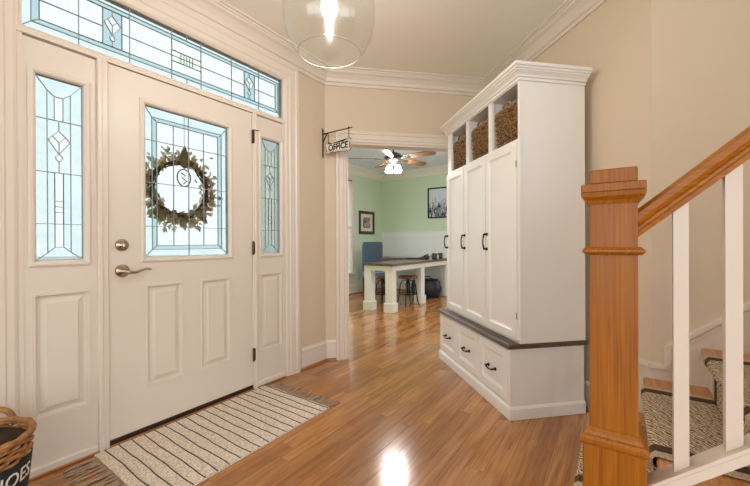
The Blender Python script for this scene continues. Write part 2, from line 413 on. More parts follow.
# ------------------------------------------------------------------ entry unit: sidelights, transom, door
mpn = lambda base: (lambda a, b, d: (a, base+d, b))
FACE = DN-.002
def slab_cells(mb, u0, u1, z0, z1, n0, n1, holes):
    xs = sorted({u0, u1, *[h[0] for h in holes], *[h[1] for h in holes]}); zs = sorted({z0, z1, *[h[2] for h in holes], *[h[3] for h in holes]})
    for i in range(len(xs)-1):
        for j in range(len(zs)-1):
            cx, cz = (xs[i]+xs[i+1])/2, (zs[j]+zs[j+1])/2
            if not any(h[0] < cx < h[1] and h[2] < cz < h[3] for h in holes): mb.box(xs[i], xs[i+1], n0, n1, zs[j], zs[j+1])
RAISED = [(0, 0), (.002, -.006), (.010, -.005), (.013, .004), (.018, .013), (.024, .014), (.050, .003), (.052, -.002), (.056, -.002)]
MOULD = [(0, 0), (0, -.008), (.006, -.012), (.016, -.010), (.024, -.002), (.028, .004), (.028, .02), (0, .02)]
def panel(parent, rect, front, mat, name='raised_panel'):
    return obj(name, MB().loft_rects(rect, RAISED, mpn(front)), mat, parent)
def lite_frame(parent, g, front, mat, back):
    """moulding around a glass opening g=(u0,u1,z0,z1)"""
    u0, u1, z0, z1 = g
    p = [(u0, z0), (u0, z1), (u1, z1), (u1, z0)]
    return obj('lite_moulding', MB().sweep(p, [(o, front+h) for o, h in [(0, .02), (0, .004), (.004, -.004), (.012, -.010), (.022, -.011), (.030, -.006), (.030, .02)]], closed=True, mp=lambda a, b, h: (a, h, b)), mat, parent)
def clipseg(poly, ax, val, sign):
    out = []
    for i in range(len(poly)):
        a, b = poly[i], poly[(i+1) % len(poly)]; da, db = (a[ax]-val)*sign, (b[ax]-val)*sign
        if da >= -1e-9: out.append(a)
        if (da > 1e-9 and db < -1e-9) or (da < -1e-9 and db > 1e-9):
            t = da/(da-db); out.append((a[0]+(b[0]-a[0])*t, a[1]+(b[1]-a[1])*t))
    return out
def cut(polys, ax, vals):
    for v in vals:
        res = []
        for p in polys:
            lo, hi = min(q[ax] for q in p), max(q[ax] for q in p)
            if lo < v-1e-6 and hi > v+1e-6: res += [clipseg(p, ax, v, 1), clipseg(p, ax, v, -1)]
            else: res.append(p)
        polys = res
    return polys
def leading(parent, polys, nn, wd=.0032):
    seen = set(); mb = MB()
    for p in polys:
        for i in range(len(p)):
            a, b = p[i], p[(i+1) % len(p)]
            k = tuple(sorted(((round(a[0], 4), round(a[1], 4)), (round(b[0], 4), round(b[1], 4)))))
            if k in seen: continue
            seen.add(k); d = Vector((b[0]-a[0], b[1]-a[1]))
            if d.length < .002: continue
            d.normalize(); q = Vector((-d.y, d.x))*wd/2
            mb.prism([(a[0]+q.x, a[1]+q.y), (b[0]+q.x, b[1]+q.y), (b[0]-q.x, b[1]-q.y), (a[0]-q.x, a[1]-q.y)], nn-.004, nn+.004, lambda a, b, h: (a, h, b))
    return obj('leading', mb, M['lead'], parent, 'grey lead lines between the panes')
def panes(parent, polys, mat, nn):
    for p in polys:
        cx = sum(q[0] for q in p)/len(p); cz = sum(q[1] for q in p)/len(p)
        obj('pane', MB().prism([(q[0], q[1]) for q in p], nn-.0015, nn+.0015, lambda a, b, h: (a, h, b)), mat, parent)
def rect(u0, u1, z0, z1): return [(u0, z0), (u1, z0), (u1, z1), (u0, z1)]
def band(o, i):
    (a0, a1, b0, b1), (c0, c1, d0, d1) = o, i
    return [[(a0, b0), (a1, b0), (c1, d0), (c0, d0)], [(a0, b1), (c0, d1), (c1, d1), (a1, b1)], [(a0, b0), (c0, d0), (c0, d1), (a0, b1)], [(a1, b0), (a1, b1), (c1, d1), (c1, d0)]]
def diamond_motif(cx, cz, s=1.0):
    P = lambda *q: [(cx+x*s, cz+z*s) for x, z in q]
    return [P((0, .03), (-.024, .004), (0, -.026), (.026, .004)), P((-.024, .004), (-.040, -.018), (0, -.084), (0, -.026)), P((.026, .004), (.042, -.018), (0, -.084), (0, -.026)),
            P((0, -.084), (-.014, -.097), (-.010, -.113), (0, -.118), (.010, -.113), (.014, -.097))]
def around(x0, x1, z0, z1, cx, cz, s=1.0):
    P = lambda x, z: (cx+x*s, cz+z*s)
    left = [(x0, z0), (cx, z0), P(0, -.118), P(-.010, -.113), P(-.014, -.097), P(0, -.084), P(-.040, -.018), P(-.024, .004), P(0, .03), (cx, z1), (x0, z1)]
    right = [(x1, z1), (cx, z1), P(0, .03), P(.026, .004), P(.042, -.018), P(0, -.084), P(.014, -.097), P(.010, -.113), P(0, -.118), (cx, z0), (x1, z0)]
    return [left, right]
GN = DN+.012          # plane of the glass
# left and right sidelights
def sidelight(name, label, d, slab0, slab1, pan):
    t = thing(name, label, 'sidelight', ((slab0+slab1)/2, DN, 0), DOOR)
    g = (.464+d, .643+d, 1.02, 1.909)
    mb = MB(); slab_cells(mb, slab0, slab1, .045, 2.066, FACE, FACE+.045, [(g[0]-.004, g[1]+.004, g[2]-.004, g[3]+.004), pan]); obj('sidelight_frame', mb, M['door'], t)
    panel(t, pan, FACE, M['door']); obj('panel_back', MB().box(pan[0], pan[1], FACE+.03, FACE+.045, pan[2], pan[3]), M['door'], t)
    lite_frame(t, g, FACE, M['door'], 0)
    obj('sill_rail', MB().sweep([(slab0, 0), (slab1, 0)], [(-FACE+.03, .0), (-FACE+.03, .05), (-FACE, .056), (-FACE-.02, .04), (-FACE-.02, 0)][::-1], mp=lambda a, b, h: (a, -b if False else -b, h)) if False else MB().box(slab0, slab1, FACE-.016, FACE+.04, .0, .046, .006), M['trim'], t)
    obj('sill_shoe', MB().box(slab0, slab1, FACE-.025, FACE-.014, 0, .014, .004), M['shoe_mould'], t)
    X = lambda x: x+d
    L = [[(X(.464), 1.02), (X(.507), 1.056), (X(.507), 1.847), (X(.464), 1.909)], [(X(.643), 1.02), (X(.643), 1.909), (X(.596), 1.847), (X(.596), 1.056)]]
    top = [(X(.464), 1.909), (X(.507), 1.847), (X(.534), 1.822), (X(.567), 1.822), (X(.596), 1.847), (X(.643), 1.909)]
    bot = [(X(.464), 1.02), (X(.643), 1.02), (X(.596), 1.056), (X(.567), 1.083), (X(.534), 1.083), (X(.507), 1.056)]
    nar = [[(X(.507), 1.056), (X(.534), 1.083), (X(.534), 1.822), (X(.507), 1.847)], [(X(.596), 1.056), (X(.596), 1.847), (X(.567), 1.822), (X(.567), 1.083)]]
    cen = [rect(X(.534), X(.567), 1.083, 1.822)]
    H = (1.706, 1.449, 1.197)
    L = cut(L, 1, H); nar = cut(nar, 1, H); cen = cut(cen, 1, H+(1.310, 1.282, 1.254))
    mo = diamond_motif(X(.551), 1.625)
    inrow = lambda p: 1.449 < sum(q[1] for q in p)/len(p) < 1.706
    nar = [p for p in nar if not inrow(p)]; cen = [p for p in cen if not inrow(p)]
    sur = around(X(.507), X(.596), 1.449, 1.706, X(.551), 1.625)
    panes(t, L, M['bevel'], GN); panes(t, [top, bot], M['bevel'], GN); panes(t, nar, M['pale_teal' if d < .5 else 'mint'], GN); panes(t, cen, M['clear'], GN)
    panes(t, mo, M['clear'], GN); panes(t, sur, M['bevel' if d < .5 else 'mint'], GN)
    leading(t, L+nar+cen+[top, bot]+mo+sur, GN, .003)
    return t
sidelight('sidelight', 'left sidelight panel with leaded glass beside the wicker basket', 0, .418, .700, (.448, .669, .263, .862))
sidelight('sidelight', 'right sidelight panel with leaded glass on the hinge side of the front door', 1.282, 1.689, 1.954, (1.722, 1.938, .263, .862))
# transom
t = thing('transom_window', 'long leaded glass transom window above the front door', 'window', (1.185, DN, 2.09), DOOR)
T0, T1, T2 = (.414, 1.956, 2.113, 2.433), (.452, 1.918, 2.152, 2.394), (.481, 1.889, 2.175, 2.371)
lite_frame(t, T0, FACE, M['trim'], 0)
obj('transom_frame', MB().sweep([(T0[0], T0[2]), (T0[0], T0[3]), (T0[1], T0[3]), (T0[1], T0[2])], [(-.002, FACE), (.034, FACE), (.034, FACE+.05), (-.002, FACE+.05)], closed=True, mp=lambda a, b, h: (a, h, b)), M['trim'], t)
VF = (.631, .861, 1.09, 1.276, 1.50, 1.731)
bo = cut(band(T0, T1), 0, VF+(1.183,)); ri = cut(band(T1, T2), 0, VF)
ZM = 2.268
inn = [rect(T2[0], .734, T2[2], T2[3]), rect(.823, 1.09, T2[2], T2[3]), rect(1.276, 1.604, T2[2], T2[3]), rect(1.693, T2[1], T2[2], T2[3])]
inn = cut(cut(inn, 0, VF), 1, (ZM,))
inn += [rect(1.09, 1.276, T2[2], ZM-.033), rect(1.09, 1.276, ZM+.033, T2[3])]
mid = cut([rect(1.09, 1.276, ZM-.033, ZM+.033)], 0, (1.146, 1.165, 1.183, 1.201, 1.220)); mid = cut(mid, 1, (ZM,))
pan2 = around(.734, .823, T2[2], T2[3], .778, 2.315, .92)+around(1.604, 1.693, T2[2], T2[3], 1.648, 2.315, .92)
mo = diamond_motif(.778, 2.315, .92)+diamond_motif(1.648, 2.315, .92)
panes(t, bo, M['bevel'], GN); panes(t, ri, M['teal'], GN); panes(t, inn, M['clear'], GN); panes(t, mid, M['mint'], GN); panes(t, pan2, M['teal'], GN); panes(t, mo, M['clear'], GN)
leading(t, bo+ri+inn+mid+pan2+mo, GN)
# door frame between (mullion posts and head), with the dark weatherstrip behind
fr = MB()
for a, b in ((.700, .748), (1.659, 1.689)):
    fr.box(a, b, FACE-.012, FACE+.06, 0, 2.076, .003)
fr.box(.700, .720, FACE-.02, FACE-.01, 0, 2.076, .003); fr.box(1.672, 1.689, FACE-.02, FACE-.01, 0, 2.076, .003)
fr.box(.386, 1.984, FACE-.010, FACE+.06, 2.076, 2.095, .002)
fr.box(.386, .418, FACE-.004, FACE+.05, 0, 2.45); fr.box(1.954, 1.984, FACE-.004, FACE+.05, 0, 2.45)
struct('trim_6', fr, M['trim'], DOOR)
wsr = MB().box(.742, 1.664, FACE+.05, FACE+.07, 2.066, 2.08); wsr.box(.742, .756, FACE+.046, FACE+.07, 0, 2.07); wsr.box(1.652, 1.664, FACE+.046, FACE+.07, 0, 2.07)
struct('trim_7', wsr, M['gap'], DOOR)
# the door itself
d1 = thing('door_1', None, None, (1.205, DN, 0), DOOR, kind='structure')
d1['label'] = 'white front door with leaded glass upper half and two raised panels'
DG = (.934, 1.463, 1.02, 1.909)
PL, PR = (.930, 1.146, .262, .858), (1.258, 1.474, .262, .858)
mb = MB(); slab_cells(mb, .7515, 1.6565, .036, 2.071, FACE, FACE+.044, [(DG[0]-.004, DG[1]+.004, DG[2]-.004, DG[3]+.004), PL, PR]); obj('door_slab', mb, M['door'], d1)
for p in (PL, PR):
    panel(d1, p, FACE, M['door']); obj('panel_back', MB().box(p[0], p[1], FACE+.03, FACE+.044, p[2], p[3]), M['door'], d1)
lite_frame(d1, DG, FACE, M['door'], 0)
R1, R2 = (.974, 1.418, 1.062, 1.851), (1.0, 1.391, 1.087, 1.828)
HF = (1.711, 1.46, 1.201)
bo = cut(cut(band(DG, R1), 1, HF), 0, (1.191,)); ri = cut(cut(band(R1, R2), 1, HF), 0, (1.191,)); inn = cut(cut([rect(*R2)], 0, (1.097, 1.191, 1.29)), 1, HF)
panes(d1, bo, M['bevel'], GN); panes(d1, ri, M['teal'], GN); panes(d1, inn, M['clear'], GN); leading(d1, bo+ri+inn, GN)
hx = MB()
# deadbolt and lever
mpk = lambda p: (p[0], -p[2], p[1])
def knob(prof, c): return MB().lathe(prof, 24, c, mp=mpk)
db = obj('deadbolt', knob([(.033, 0), (.033, .006), (.028, .012), (.018, .014), (.016, .022), (.0, .023)], (.812, FACE, 1.091)), M['nickel'], d1)
obj('thumb_turn', MB().box(.807, .817, FACE-.036, FACE-.02, 1.078, 1.104, .004), M['nickel'], db)
lv = obj('lever_rose', knob([(.036, 0), (.036, .006), (.030, .014), (.016, .018), (.012, .044), (0, .046)], (.813, FACE, .948)), M['nickel'], d1)
obj('lever', MB().tube([(.813, FACE-.044, .948), (.835, FACE-.046, .940), (.865, FACE-.044, .938), (.895, FACE-.042, .950), (.920, FACE-.042, .956), (.945, FACE-.040, .950)], [.011, .010, .008, .007, .006, .004], 10), M['nickel'], lv)
for z in (1.895, 1.062, .263):
    h = obj('hinge', MB().tube([(1.658, FACE-.010, z-.05), (1.658, FACE-.010, z+.05)], .0075, 10), M['bronze'], d1)
    obj('hinge_leaf', MB().box(1.658, 1.674, FACE-.0135, FACE-.0115, z-.045, z+.045), M['bronze'], h)
obj('hinge_stop', MB().tube([(1.660, FACE-.012, 1.947), (1.700, FACE-.03, 1.945)], .004, 8), M['bronze'], d1)
th = MB().box(.748, 1.66, FACE-.006, FACE+.06, 0, .033, .004)
struct('trim_8', th, M['sill'], DOOR)
obj('threshold_nosing', MB().box(.748, 1.66, FACE-.020, FACE-.006, 0, .012, .004), M['shoe_mould'], bpy.data.objects['trim_8'])

# ------------------------------------------------------------------ wreath outside the door glass
wr = thing('wreath', 'round wreath of dried leaves seen through the front door glass', 'wreath', (1.178, DN+.09, 1.2), DOOR)
rw = random.Random(5); cu, cz, cn = 1.178, 1.452, DN+.085
tw = MB()
for k in range(9):
    ph = rw.random()*6; r0 = .175+rw.uniform(-.012, .014)
    tw.tube([(cu+(r0+.010*math.sin(3*a+ph))*math.cos(a), cn+.012*math.sin(4*a+ph*2), cz+(r0+.010*math.sin(3*a+ph))*math.sin(a)) for a in [2*PI*i/40 for i in range(40)]], .0045, 5, closed=True)
obj('twig_ring', tw, plain('dark_twig', lin(120, 92, 58), .8, var=.3), wr)
def leaf_mat(name, col):
    m = plain(name, col, .7, var=.3, vscale=60); t = m.node_tree; p = t.nodes['Principled BSDF']; o = t.nodes['Material Output']
    tl = N(t, 'ShaderNodeBsdfTranslucent'); tl.inputs[0].default_value = col; mx = N(t, 'ShaderNodeMixShader'); mx.inputs[0].default_value = .65
    t.links.new(p.outputs[0], mx.inputs[1]); t.links.new(tl.outputs[0], mx.inputs[2]); t.links.new(mx.outputs[0], o.inputs[0]); return m
def leafset(count, size, rr, rz):
    m = MB()
    for k in range(count):
        a = rw.random()*2*PI; r = rw.gauss(rr, rz); wgt = 1+.28*max(0, -math.sin(a)); r *= 1+.06*(wgt-1)
        c = Vector((cu+r*math.cos(a), cn+rw.uniform(-.03, .025), cz+r*math.sin(a)))
        b = a+rw.uniform(-1.3, 1.3); ln = size*rw.uniform(.7, 1.3)*wgt
        dx = Vector((math.cos(b), rw.uniform(-.6, .6), math.sin(b))).normalized()*ln; sd = dx.cross(Vector((rw.uniform(-.5, .5), 1, rw.uniform(-.5, .5)))).normalized()*ln*.3
        m.add([c, c+dx*.4+sd, c+dx, c+dx*.4-sd, c+dx*.45+dx.cross(sd).normalized()*ln*.08], [(0, 1, 4), (1, 2, 4), (2, 3, 4), (3, 0, 4)])
    return m
for nm, cnt, sz, rr, rz, colr in (('leaves', 170, .040, .186, .020, lin(224, 194, 142)), ('pale_leaves', 240, .036, .190, .030, lin(246, 236, 212)), ('dark_leaves', 80, .034, .18, .016, lin(160, 116, 68)), ('green_leaves', 40, .038, .205, .036, lin(176, 190, 158))):
    o = obj(nm, leafset(cnt, sz, rr, rz), leaf_mat('wreath_'+nm, colr), wr); o['kind'] = 'stuff'
gold = plain('pale_gold', lin(190, 170, 110), .4, .3)
orn = obj('medallion', MB().tube([(cu+.010+.043*math.cos(a), cn-.02, 1.525+.055*math.sin(a)) for a in [2*PI*i/28 for i in range(28)]], .004, 6, closed=True), gold, wr)
obj('monogram', MB().tube([(cu-.01, cn-.02, 1.555), (cu+.02, cn-.02, 1.54), (cu-.005, cn-.02, 1.525), (cu+.028, cn-.02, 1.505), (cu+.008, cn-.02, 1.487)], .004, 6), gold, orn)
obj('bow', MB().prism([(cu+.012, 1.735), (cu-.02, 1.66), (cu-.012, 1.60), (cu+.012, 1.585), (cu+.034, 1.60), (cu+.044, 1.66)], cn-.03, cn-.018, lambda a, b, h: (a, h, b)), plain('burlap', lin(186, 160, 112), .9, var=.2), wr)
obj('hanger', MB().tube([(cu+.012, cn-.02, 1.73), (cu+.012, cn-.022, 1.93)], .0015, 5), M['black'], wr)

# ------------------------------------------------------------------ locker: bench, bench top, tall cabinet
LX = lambda a, b, d: (d, a, b)      # faces drawn in (y, z), depth d along x
BX0, BX1, BY0, BY1 = 1.207, 1.728, 1.995, 3.192
bench = thing('bench_cabinet', 'white bench cabinet base with three drawers under the dark bench top', 'cabinet', (BX0, BY0, 0))
obj('body', MB().box(BX0+.018, BX1, BY0+.002, BY1, 0, .436), M['locker'], bench)
DR = [(2.022, 2.412), (2.420, 2.808), (2.816, 3.180)]
ff = MB(); slab_cells(ff, BY0, BY1, .078, .436, 0, 1, [(a, b, .092, .424) for a, b in DR])
ff.v = [((BX0 if y < .5 else BX0+.02), x, z) for x, y, z in ff.v]
obj('face_frame', ff, M['locker'], bench)
SHAKER = [(0, .017), (0, .001), (.002, -.001), (.050, -.001), (.054, .004), (.062, .006), (.070, .010), (.075, .010)]
sk = MB().box(BX0-.012, BX0+.02, BY0-.014, BY1+.01, 0, .070, .003); sk.box(BX0+.02, BX1, BY0-.014, BY0+.002, 0, .070, .003)
sk.prism([(BY0-.014, 0), (BY1+.01, 0), (BY1+.01, 1), (BY0-.014, 1)], 0, 1, lambda y, b, h: (BX0-.012+(.012*h if b < .5 else .02), y, .070+(.010*h))) if False else None
obj('plinth', sk, M['locker'], bench)
obj('plinth_bead', MB().sweep([(BX1, BY0), (BX0, BY0), (BX0, BY1)], [(0, .070), (-.010, .070), (-.008, .076), (0, .081)][::-1]) if False else MB().sweep([(BX0, BY1), (BX0, BY0), (BX1, BY0)], [(-.010, .070), (-.007, .076), (0, .081), (0, .070)]), M['locker'], bench)
def bail(x, y, z, L, horizontal, parent):
    m = MB()
    for s in (-1, 1):
        yy, zz = (y+s*L/2, z) if horizontal else (y, z+s*L/2)
        m.lathe([(.012, 0), (.012, .004), (.007, .010), (.006, .026), (0, .028)], 12, (x, yy, zz), mp=lambda p: (-p[2], p[0], p[1]))
    if horizontal: pts = [(x-.024-.004*math.sin(PI*i/8), y-L/2*1.1+L*1.1*i/8, z-.010*math.sin(PI*i/8)) for i in range(9)]
    else: pts = [(x-.024-.010*math.sin(PI*i/8), y, z-L/2*1.08+L*1.08*i/8) for i in range(9)]
    m.tube(pts, [.007, .006, .0055, .005, .005, .005, .0055, .006, .007], 8)
    return obj('handle', m, M['black'], parent, 'black iron pull handle')
for a, b in DR:
    m = MB().loft_rects((a+.004, b-.004, .096, .420), SHAKER, lambda p, q, d: (BX0+d, p, q))
    dr = obj('drawer', m, M['locker'], bench)
    bail(BX0-.001+.010, (a+b)/2+.015, .248, .092, True, dr)
top = obj('wooden_worktop', MB().box(1.186, 1.748, 1.980, 3.205, .4365, .468, .006), M['dark_top'])
tag(top, 'dark brown stained wooden bench top on the locker', 'bench top')

UX0, UX1, UY0, UY1, UZ0, UZ1 = 1.270, 1.728, 1.985, 3.135, .4685, 2.105
lk = thing('locker_cabinet', 'tall white locker cabinet with three doors and three basket cubbies', 'cabinet', (UX0, UY0, UZ0))
CB = [(2.004, 2.326), (2.372, 2.700), (2.746, 3.062)]; CZ0, CZ1 = 1.742, 2.088
bd = MB()
bd.box(UX0+.02, UX1, UY0, UY0+.019, UZ0, UZ1); bd.box(UX0+.02, UX1, UY1-.03, UY1, UZ0, UZ1)
bd.box(UX1-.02, UX1, UY0+.019, UY1-.03, UZ0, UZ1); bd.box(UX0+.02, UX1-.02, UY0+.019, UY1-.03, CZ0-.03, CZ0); bd.box(UX0+.02, UX1-.02, UY0+.019, UY1-.03, CZ1, UZ1)
bd.box(UX0+.02, UX1-.02, UY0+.019, UY1-.03, UZ0, UZ0+.02)
for (a, b), (c_, d_) in zip(CB[:-1], CB[1:]): bd.box(UX0+.02, UX1-.02, b+.012, c_-.012, UZ0, UZ1)
obj('body', bd, M['locker'], lk)
ff = MB(); slab_cells(ff, UY0, UY1, UZ0, UZ1, 0, 1, [(a, b, CZ0, CZ1) for a, b in CB]); ff.v = [((UX0 if y < .5 else UX0+.021), x, z) for x, y, z in ff.v]
obj('face_frame', ff, M['locker'], lk)
LD = [(1.994, 2.380), (2.390, 2.752), (2.762, 3.122)]
for (a, b), hy in zip(LD, (2.405-.012, 2.765-.012, 3.128-.012)):
    m = MB().loft_rects((a, b, .488, 1.722), [(0, 0), (0, -.019), (.003, -.021), (.052, -.021), (.056, -.016), (.064, -.013), (.068, -.011), (.075, -.011)], lambda p, q, d: (UX0+d, p, q))
    dr = obj('door', m, M['locker'], lk)
    bail(UX0-.020, b-.020, 1.102, .105, False, dr)
    if a < 2:
        for z in (.64, 1.58): obj('hinge', MB().box(UX0-.0225, UX0-.018, a-.005, a+.002, z-.022, z+.022, .002), M['bronze'], dr)
LCR = [(0, 2.094), (-.010, 2.094), (-.012, 2.106), (-.006, 2.110), (-.018, 2.114), (-.022, 2.124), (-.036, 2.136), (-.044, 2.140), (-.044, 2.147), (-.053, 2.149), (-.057, 2.158), (-.066, 2.162), (-.066, 2.180), (0, 2.180)]
obj('crown', MB().sweep([(UX0, UY1+.03), (UX0, UY0), (UX1, UY0)], LCR[::-1]), M['locker'], lk)
obj('top_panel', MB().box(UX0, UX1, UY0, UY1, 2.1055, 2.17), M['locker'], lk)

# wicker baskets in the cubbies
def wicker_mat(name, c1, c2, sc):
    m, t, p, o = nodes(name)
    tc = N(t, 'ShaderNodeTexCoord'); nz = N(t, 'ShaderNodeTexNoise', Scale=sc, Detail=2.0); t.links.new(tc.outputs['Object'], nz.inputs['Vector'])
    cr = N(t, 'ShaderNodeValToRGB'); e = cr.color_ramp.elements; e[0].position = .40; e[1].position = .62; e[0].color = c1; e[1].color = c2
    t.links.new(nz.outputs[0], cr.inputs[0]); t.links.new(cr.outputs[0], p.inputs['Base Color']); p.inputs['Roughness'].default_value = .55
    return m
wick = wicker_mat('dark_wicker', lin(50, 30, 16), lin(186, 140, 84), 85)
def rr_loop(hx, hy, r, n):
    """points around a rounded rectangle"""
    out = []
    seg = [(hx-r, -hy+r, -PI/2), (hx-r, hy-r, 0), (-hx+r, hy-r, PI/2), (-hx+r, -hy+r, PI)]
    per = []
    for cx, cy, a0 in seg:
        for i in range(7): a = a0+PI/2*i/6; per.append(Vector((cx+r*math.cos(a), cy+r*math.sin(a))))
    per.append(per[0]); ln = [0]
    for a, b in zip(per[:-1], per[1:]): ln.append(ln[-1]+(b-a).length)
    for k in range(n):
        s = ln[-1]*k/n; j = max(i for i in range(len(ln)) if ln[i] <= s+1e-9); j = min(j, len(per)-2)
        t_ = (s-ln[j])/max(1e-9, ln[j+1]-ln[j]); out.append(per[j].lerp(per[j+1], t_))
    return out
def woven(hx0, hy0, hx1, hy1, H, rows, cols, r, rad, amp, skip=None):
    m = MB()
    for i in range(rows):
        f = i/(rows-1); hx, hy = hx0+(hx1-hx0)*f, hy0+(hy1-hy0)*f; P = rr_loop(hx, hy, min(rad, hx*.98, hy*.98), cols)
        pts = []
        for k, p in enumerate(P):
            nrm = p.normalized(); o = amp*(1 if (k+i) % 2 else -1)
            pts.append((p.x+nrm.x*o, p.y+nrm.y*o, r+(H-2*r)*f+.3*r*math.sin(k*1.7+i)))
        m.tube(pts, r, 5, closed=True)
    return m
bk_w = woven(.150, .146, .160, .154, .245, 14, 72, .0078, .02, .0045)
proto = None
for i, (a, b) in enumerate(CB):
    lab = ('dark wicker basket in the cubby nearest the newel post', 'dark wicker basket in the middle locker cubby', 'dark wicker basket in the cubby nearest the office opening')[i]
    O = (1.452, (a+b)/2, CZ0+.0005)
    if proto is None:
        bk = thing('wicker_basket', lab, 'basket', O, 0, 'wicker baskets in the locker cubbies'); ORI[bk.name] = (0, 0, 0)
        o = obj('woven_body', bk_w, wick, bk)
        obj('lining', MB().box(-.145, .145, -.124, .124, .004, .215, .02), plain('basket_inside', lin(52, 36, 24), .9), bk)
        obj('rim', MB().tube([(p.x, p.y,   .250+.012*math.sin(q*5)*0) for q, p in enumerate(rr_loop(.158, .152, .03, 40))], .011, 6, closed=True), wick, bk)
        hl = MB()
        for q in range(-6, 7):
            pass
        hl.tube([(-.158, -.046, .245), (-.160, -.038, .275), (-.160, 0, .288), (-.160, .038, .275), (-.158, .046, .245)], .007, 6)
        obj('handle', hl, wick, bk)
        proto = bk
    else:
        bk = copy_tree(proto); bk.location = O; bk['label'] = lab

# ------------------------------------------------------------------ staircase
RISE, RUN, Z2, S_2 = .193, .231, .373, .100
NK = 9
st = thing('staircase', 'oak staircase with box newel post and white square balusters', 'staircase', (0, 1.247, 0), STAIR)
TN0 = 1.212
for k in range(1, NK+1):
    z = Z2+RISE*(k-2); s0 = S_2+RUN*(k-2); n0 = TN0 if k > 1 else 1.335
    pr = [(s0+.006, z-.030), (s0, z-.022), (s0, z-.008), (s0+.006, z), (s0+RUN+.03, z), (s0+RUN+.03, z-.030)]
    obj('tread', MB().prism(pr, n0, SN-.021, lambda a, b, h: (a, h, b)), M['oak_tread'], st)
    obj('riser', MB().box(s0+.028, s0+.045, n0+.02, SN-.021, max(0, z-RISE), z-.030), M['trim'], st)
# outer stringer, sawtooth
pts = [(.07, 0)]
for k in range(2, NK+1):
    z = Z2+RISE*(k-2); s0 = S_2+RUN*(k-2)+.045; pts += [(s0, max(0, z-RISE-.03)), (s0, z-.031)]
pts += [(S_2+RUN*(NK-1), Z2+RISE*(NK-2)-.031), (S_2+RUN*(NK-1), Z2+RISE*(NK-2)-.45), (.45, 0)]
pp = []
for q in pts:
    if not pp or (abs(q[0]-pp[-1][0])+abs(q[1]-pp[-1][1])) > 1e-4: pp.append(q)
obj('outer_stringer', MB().prism(pp, TN0+.02, TN0+.045, lambda a, b, h: (a, h, b)), M['trim'], st)
# skirt board on the wall with moulded cap
SL = RISE/RUN
z_at = lambda s: .545+SL*(s-.193)
sA, sB = .193, 2.3
sc_ = (RX-RY)*S2
obj('skirt_board', MB().prism([(sc_-.008, 0), (sB, 0), (sB, z_at(sB)), (sA, z_at(sA)), (sA, .44), (sc_-.008, .44)], SN-.020, SN, lambda a, b, h: (a, h, b)), M['trim'], st)
def capm(pts, name):
    return obj(name, MB().sweep(pts, [(-.030, SN), (-.030, SN-.026), (-.016, SN-.028), (-.008, SN-.034), (.010, SN-.034), (.014, SN-.026), (.014, SN)], mp=lambda a, b, h: (a, h, b)), M['trim'], st)
capm([(sA+.012, .43), (sA+.012, z_at(sA)), (sB, z_at(sB))], 'skirt_cap')
capm([(sc_-.012, .442), (sA+.02, .440)], 'skirt_cap')
# newel post
NW, NM = -.016, 1.247
nw = obj('newel_post', MB().box(NW-.057, NW+.057, NM-.057, NM+.057, .50, 1.245, .003), M['oak'], st)
obj('newel_base', MB().box(NW-.0735, NW+.0735, NM-.0735, NM+.0735, 0, .528, .003), M['oak'], nw)
sq = lambda h: [(NW-h, NM-h), (NW+h, NM-h), (NW+h, NM+h), (NW-h, NM+h)]
def ring(name, h, prof): return obj(name, MB().sweep(sq(h), [(-o, z) for o, z in prof], closed=True), M['oak'], nw)
ring('base_moulding', .056, [(0, .522), (.0185, .522), (.0235, .530), (.0235, .540), (.019, .548), (.012, .550), (.010, .558), (.004, .568), (0, .570)])
ring('collar', .056, [(0, 1.062), (.008, 1.062), (.017, 1.070), (.017, 1.076), (.008, 1.084), (0, 1.084)])
ring('cap_moulding', .056, [(0, 1.205), (.004, 1.205), (.008, 1.216), (.018, 1.226), (.020, 1.238), (0, 1.238)])
obj('cap_plate', MB().box(NW-.0755, NW+.0755, NM-.0755, NM+.0755, 1.238, 1.262, .003), M['oak'], nw)
obj('cap_block', MB().box(NW-.057, NW+.057, NM-.057, NM+.057, 1.262, 1.304, .004), M['oak'], nw)
# handrail, bottom rail, balusters
RS = .865
rt = lambda s: 1.195+RS*(s-.047)
s0_, s1_ = NW+.057, 1.9
prof = [(-.022, -.080), (.022, -.080), (.024, -.066), (.030, -.060), (.030, -.052), (.026, -.046), (.033, -.034), (.033, -.014), (.024, -.003), (.010, 0), (-.010, 0), (-.024, -.003), (-.033, -.014), (-.033, -.034), (-.026, -.046), (-.030, -.052), (-.030, -.060), (-.024, -.066)]
m = MB(); K = len(prof); v = [(s, NM+a, rt(s)+b) for s in (s0_, s1_) for a, b in prof]
m.add(v, [tuple(range(K)), tuple(range(K, 2*K))[::-1]] + [(i, (i+1) % K, K+(i+1) % K, K+i) for i in range(K)])
obj('handrail', m, M['oak_rail'], st)
bt = lambda s: .436+RS*(s-.066)
prof = [(-.026, -.046), (.026, -.046), (.026, -.020), (.032, -.012), (.032, -.002), (.024, 0), (-.024, 0), (-.032, -.002), (-.032, -.012), (-.026, -.020)]
m = MB(); K = len(prof); v = [(s, NM+a, bt(s)+b) for s in (NW+.073, s1_) for a, b in prof]
m.add(v, [tuple(range(K)), tuple(range(K, 2*K))[::-1]] + [(i, (i+1) % K, K+(i+1) % K, K+i) for i in range(K)])
obj('bottom_rail', m, M['trim'], st)
bme = None
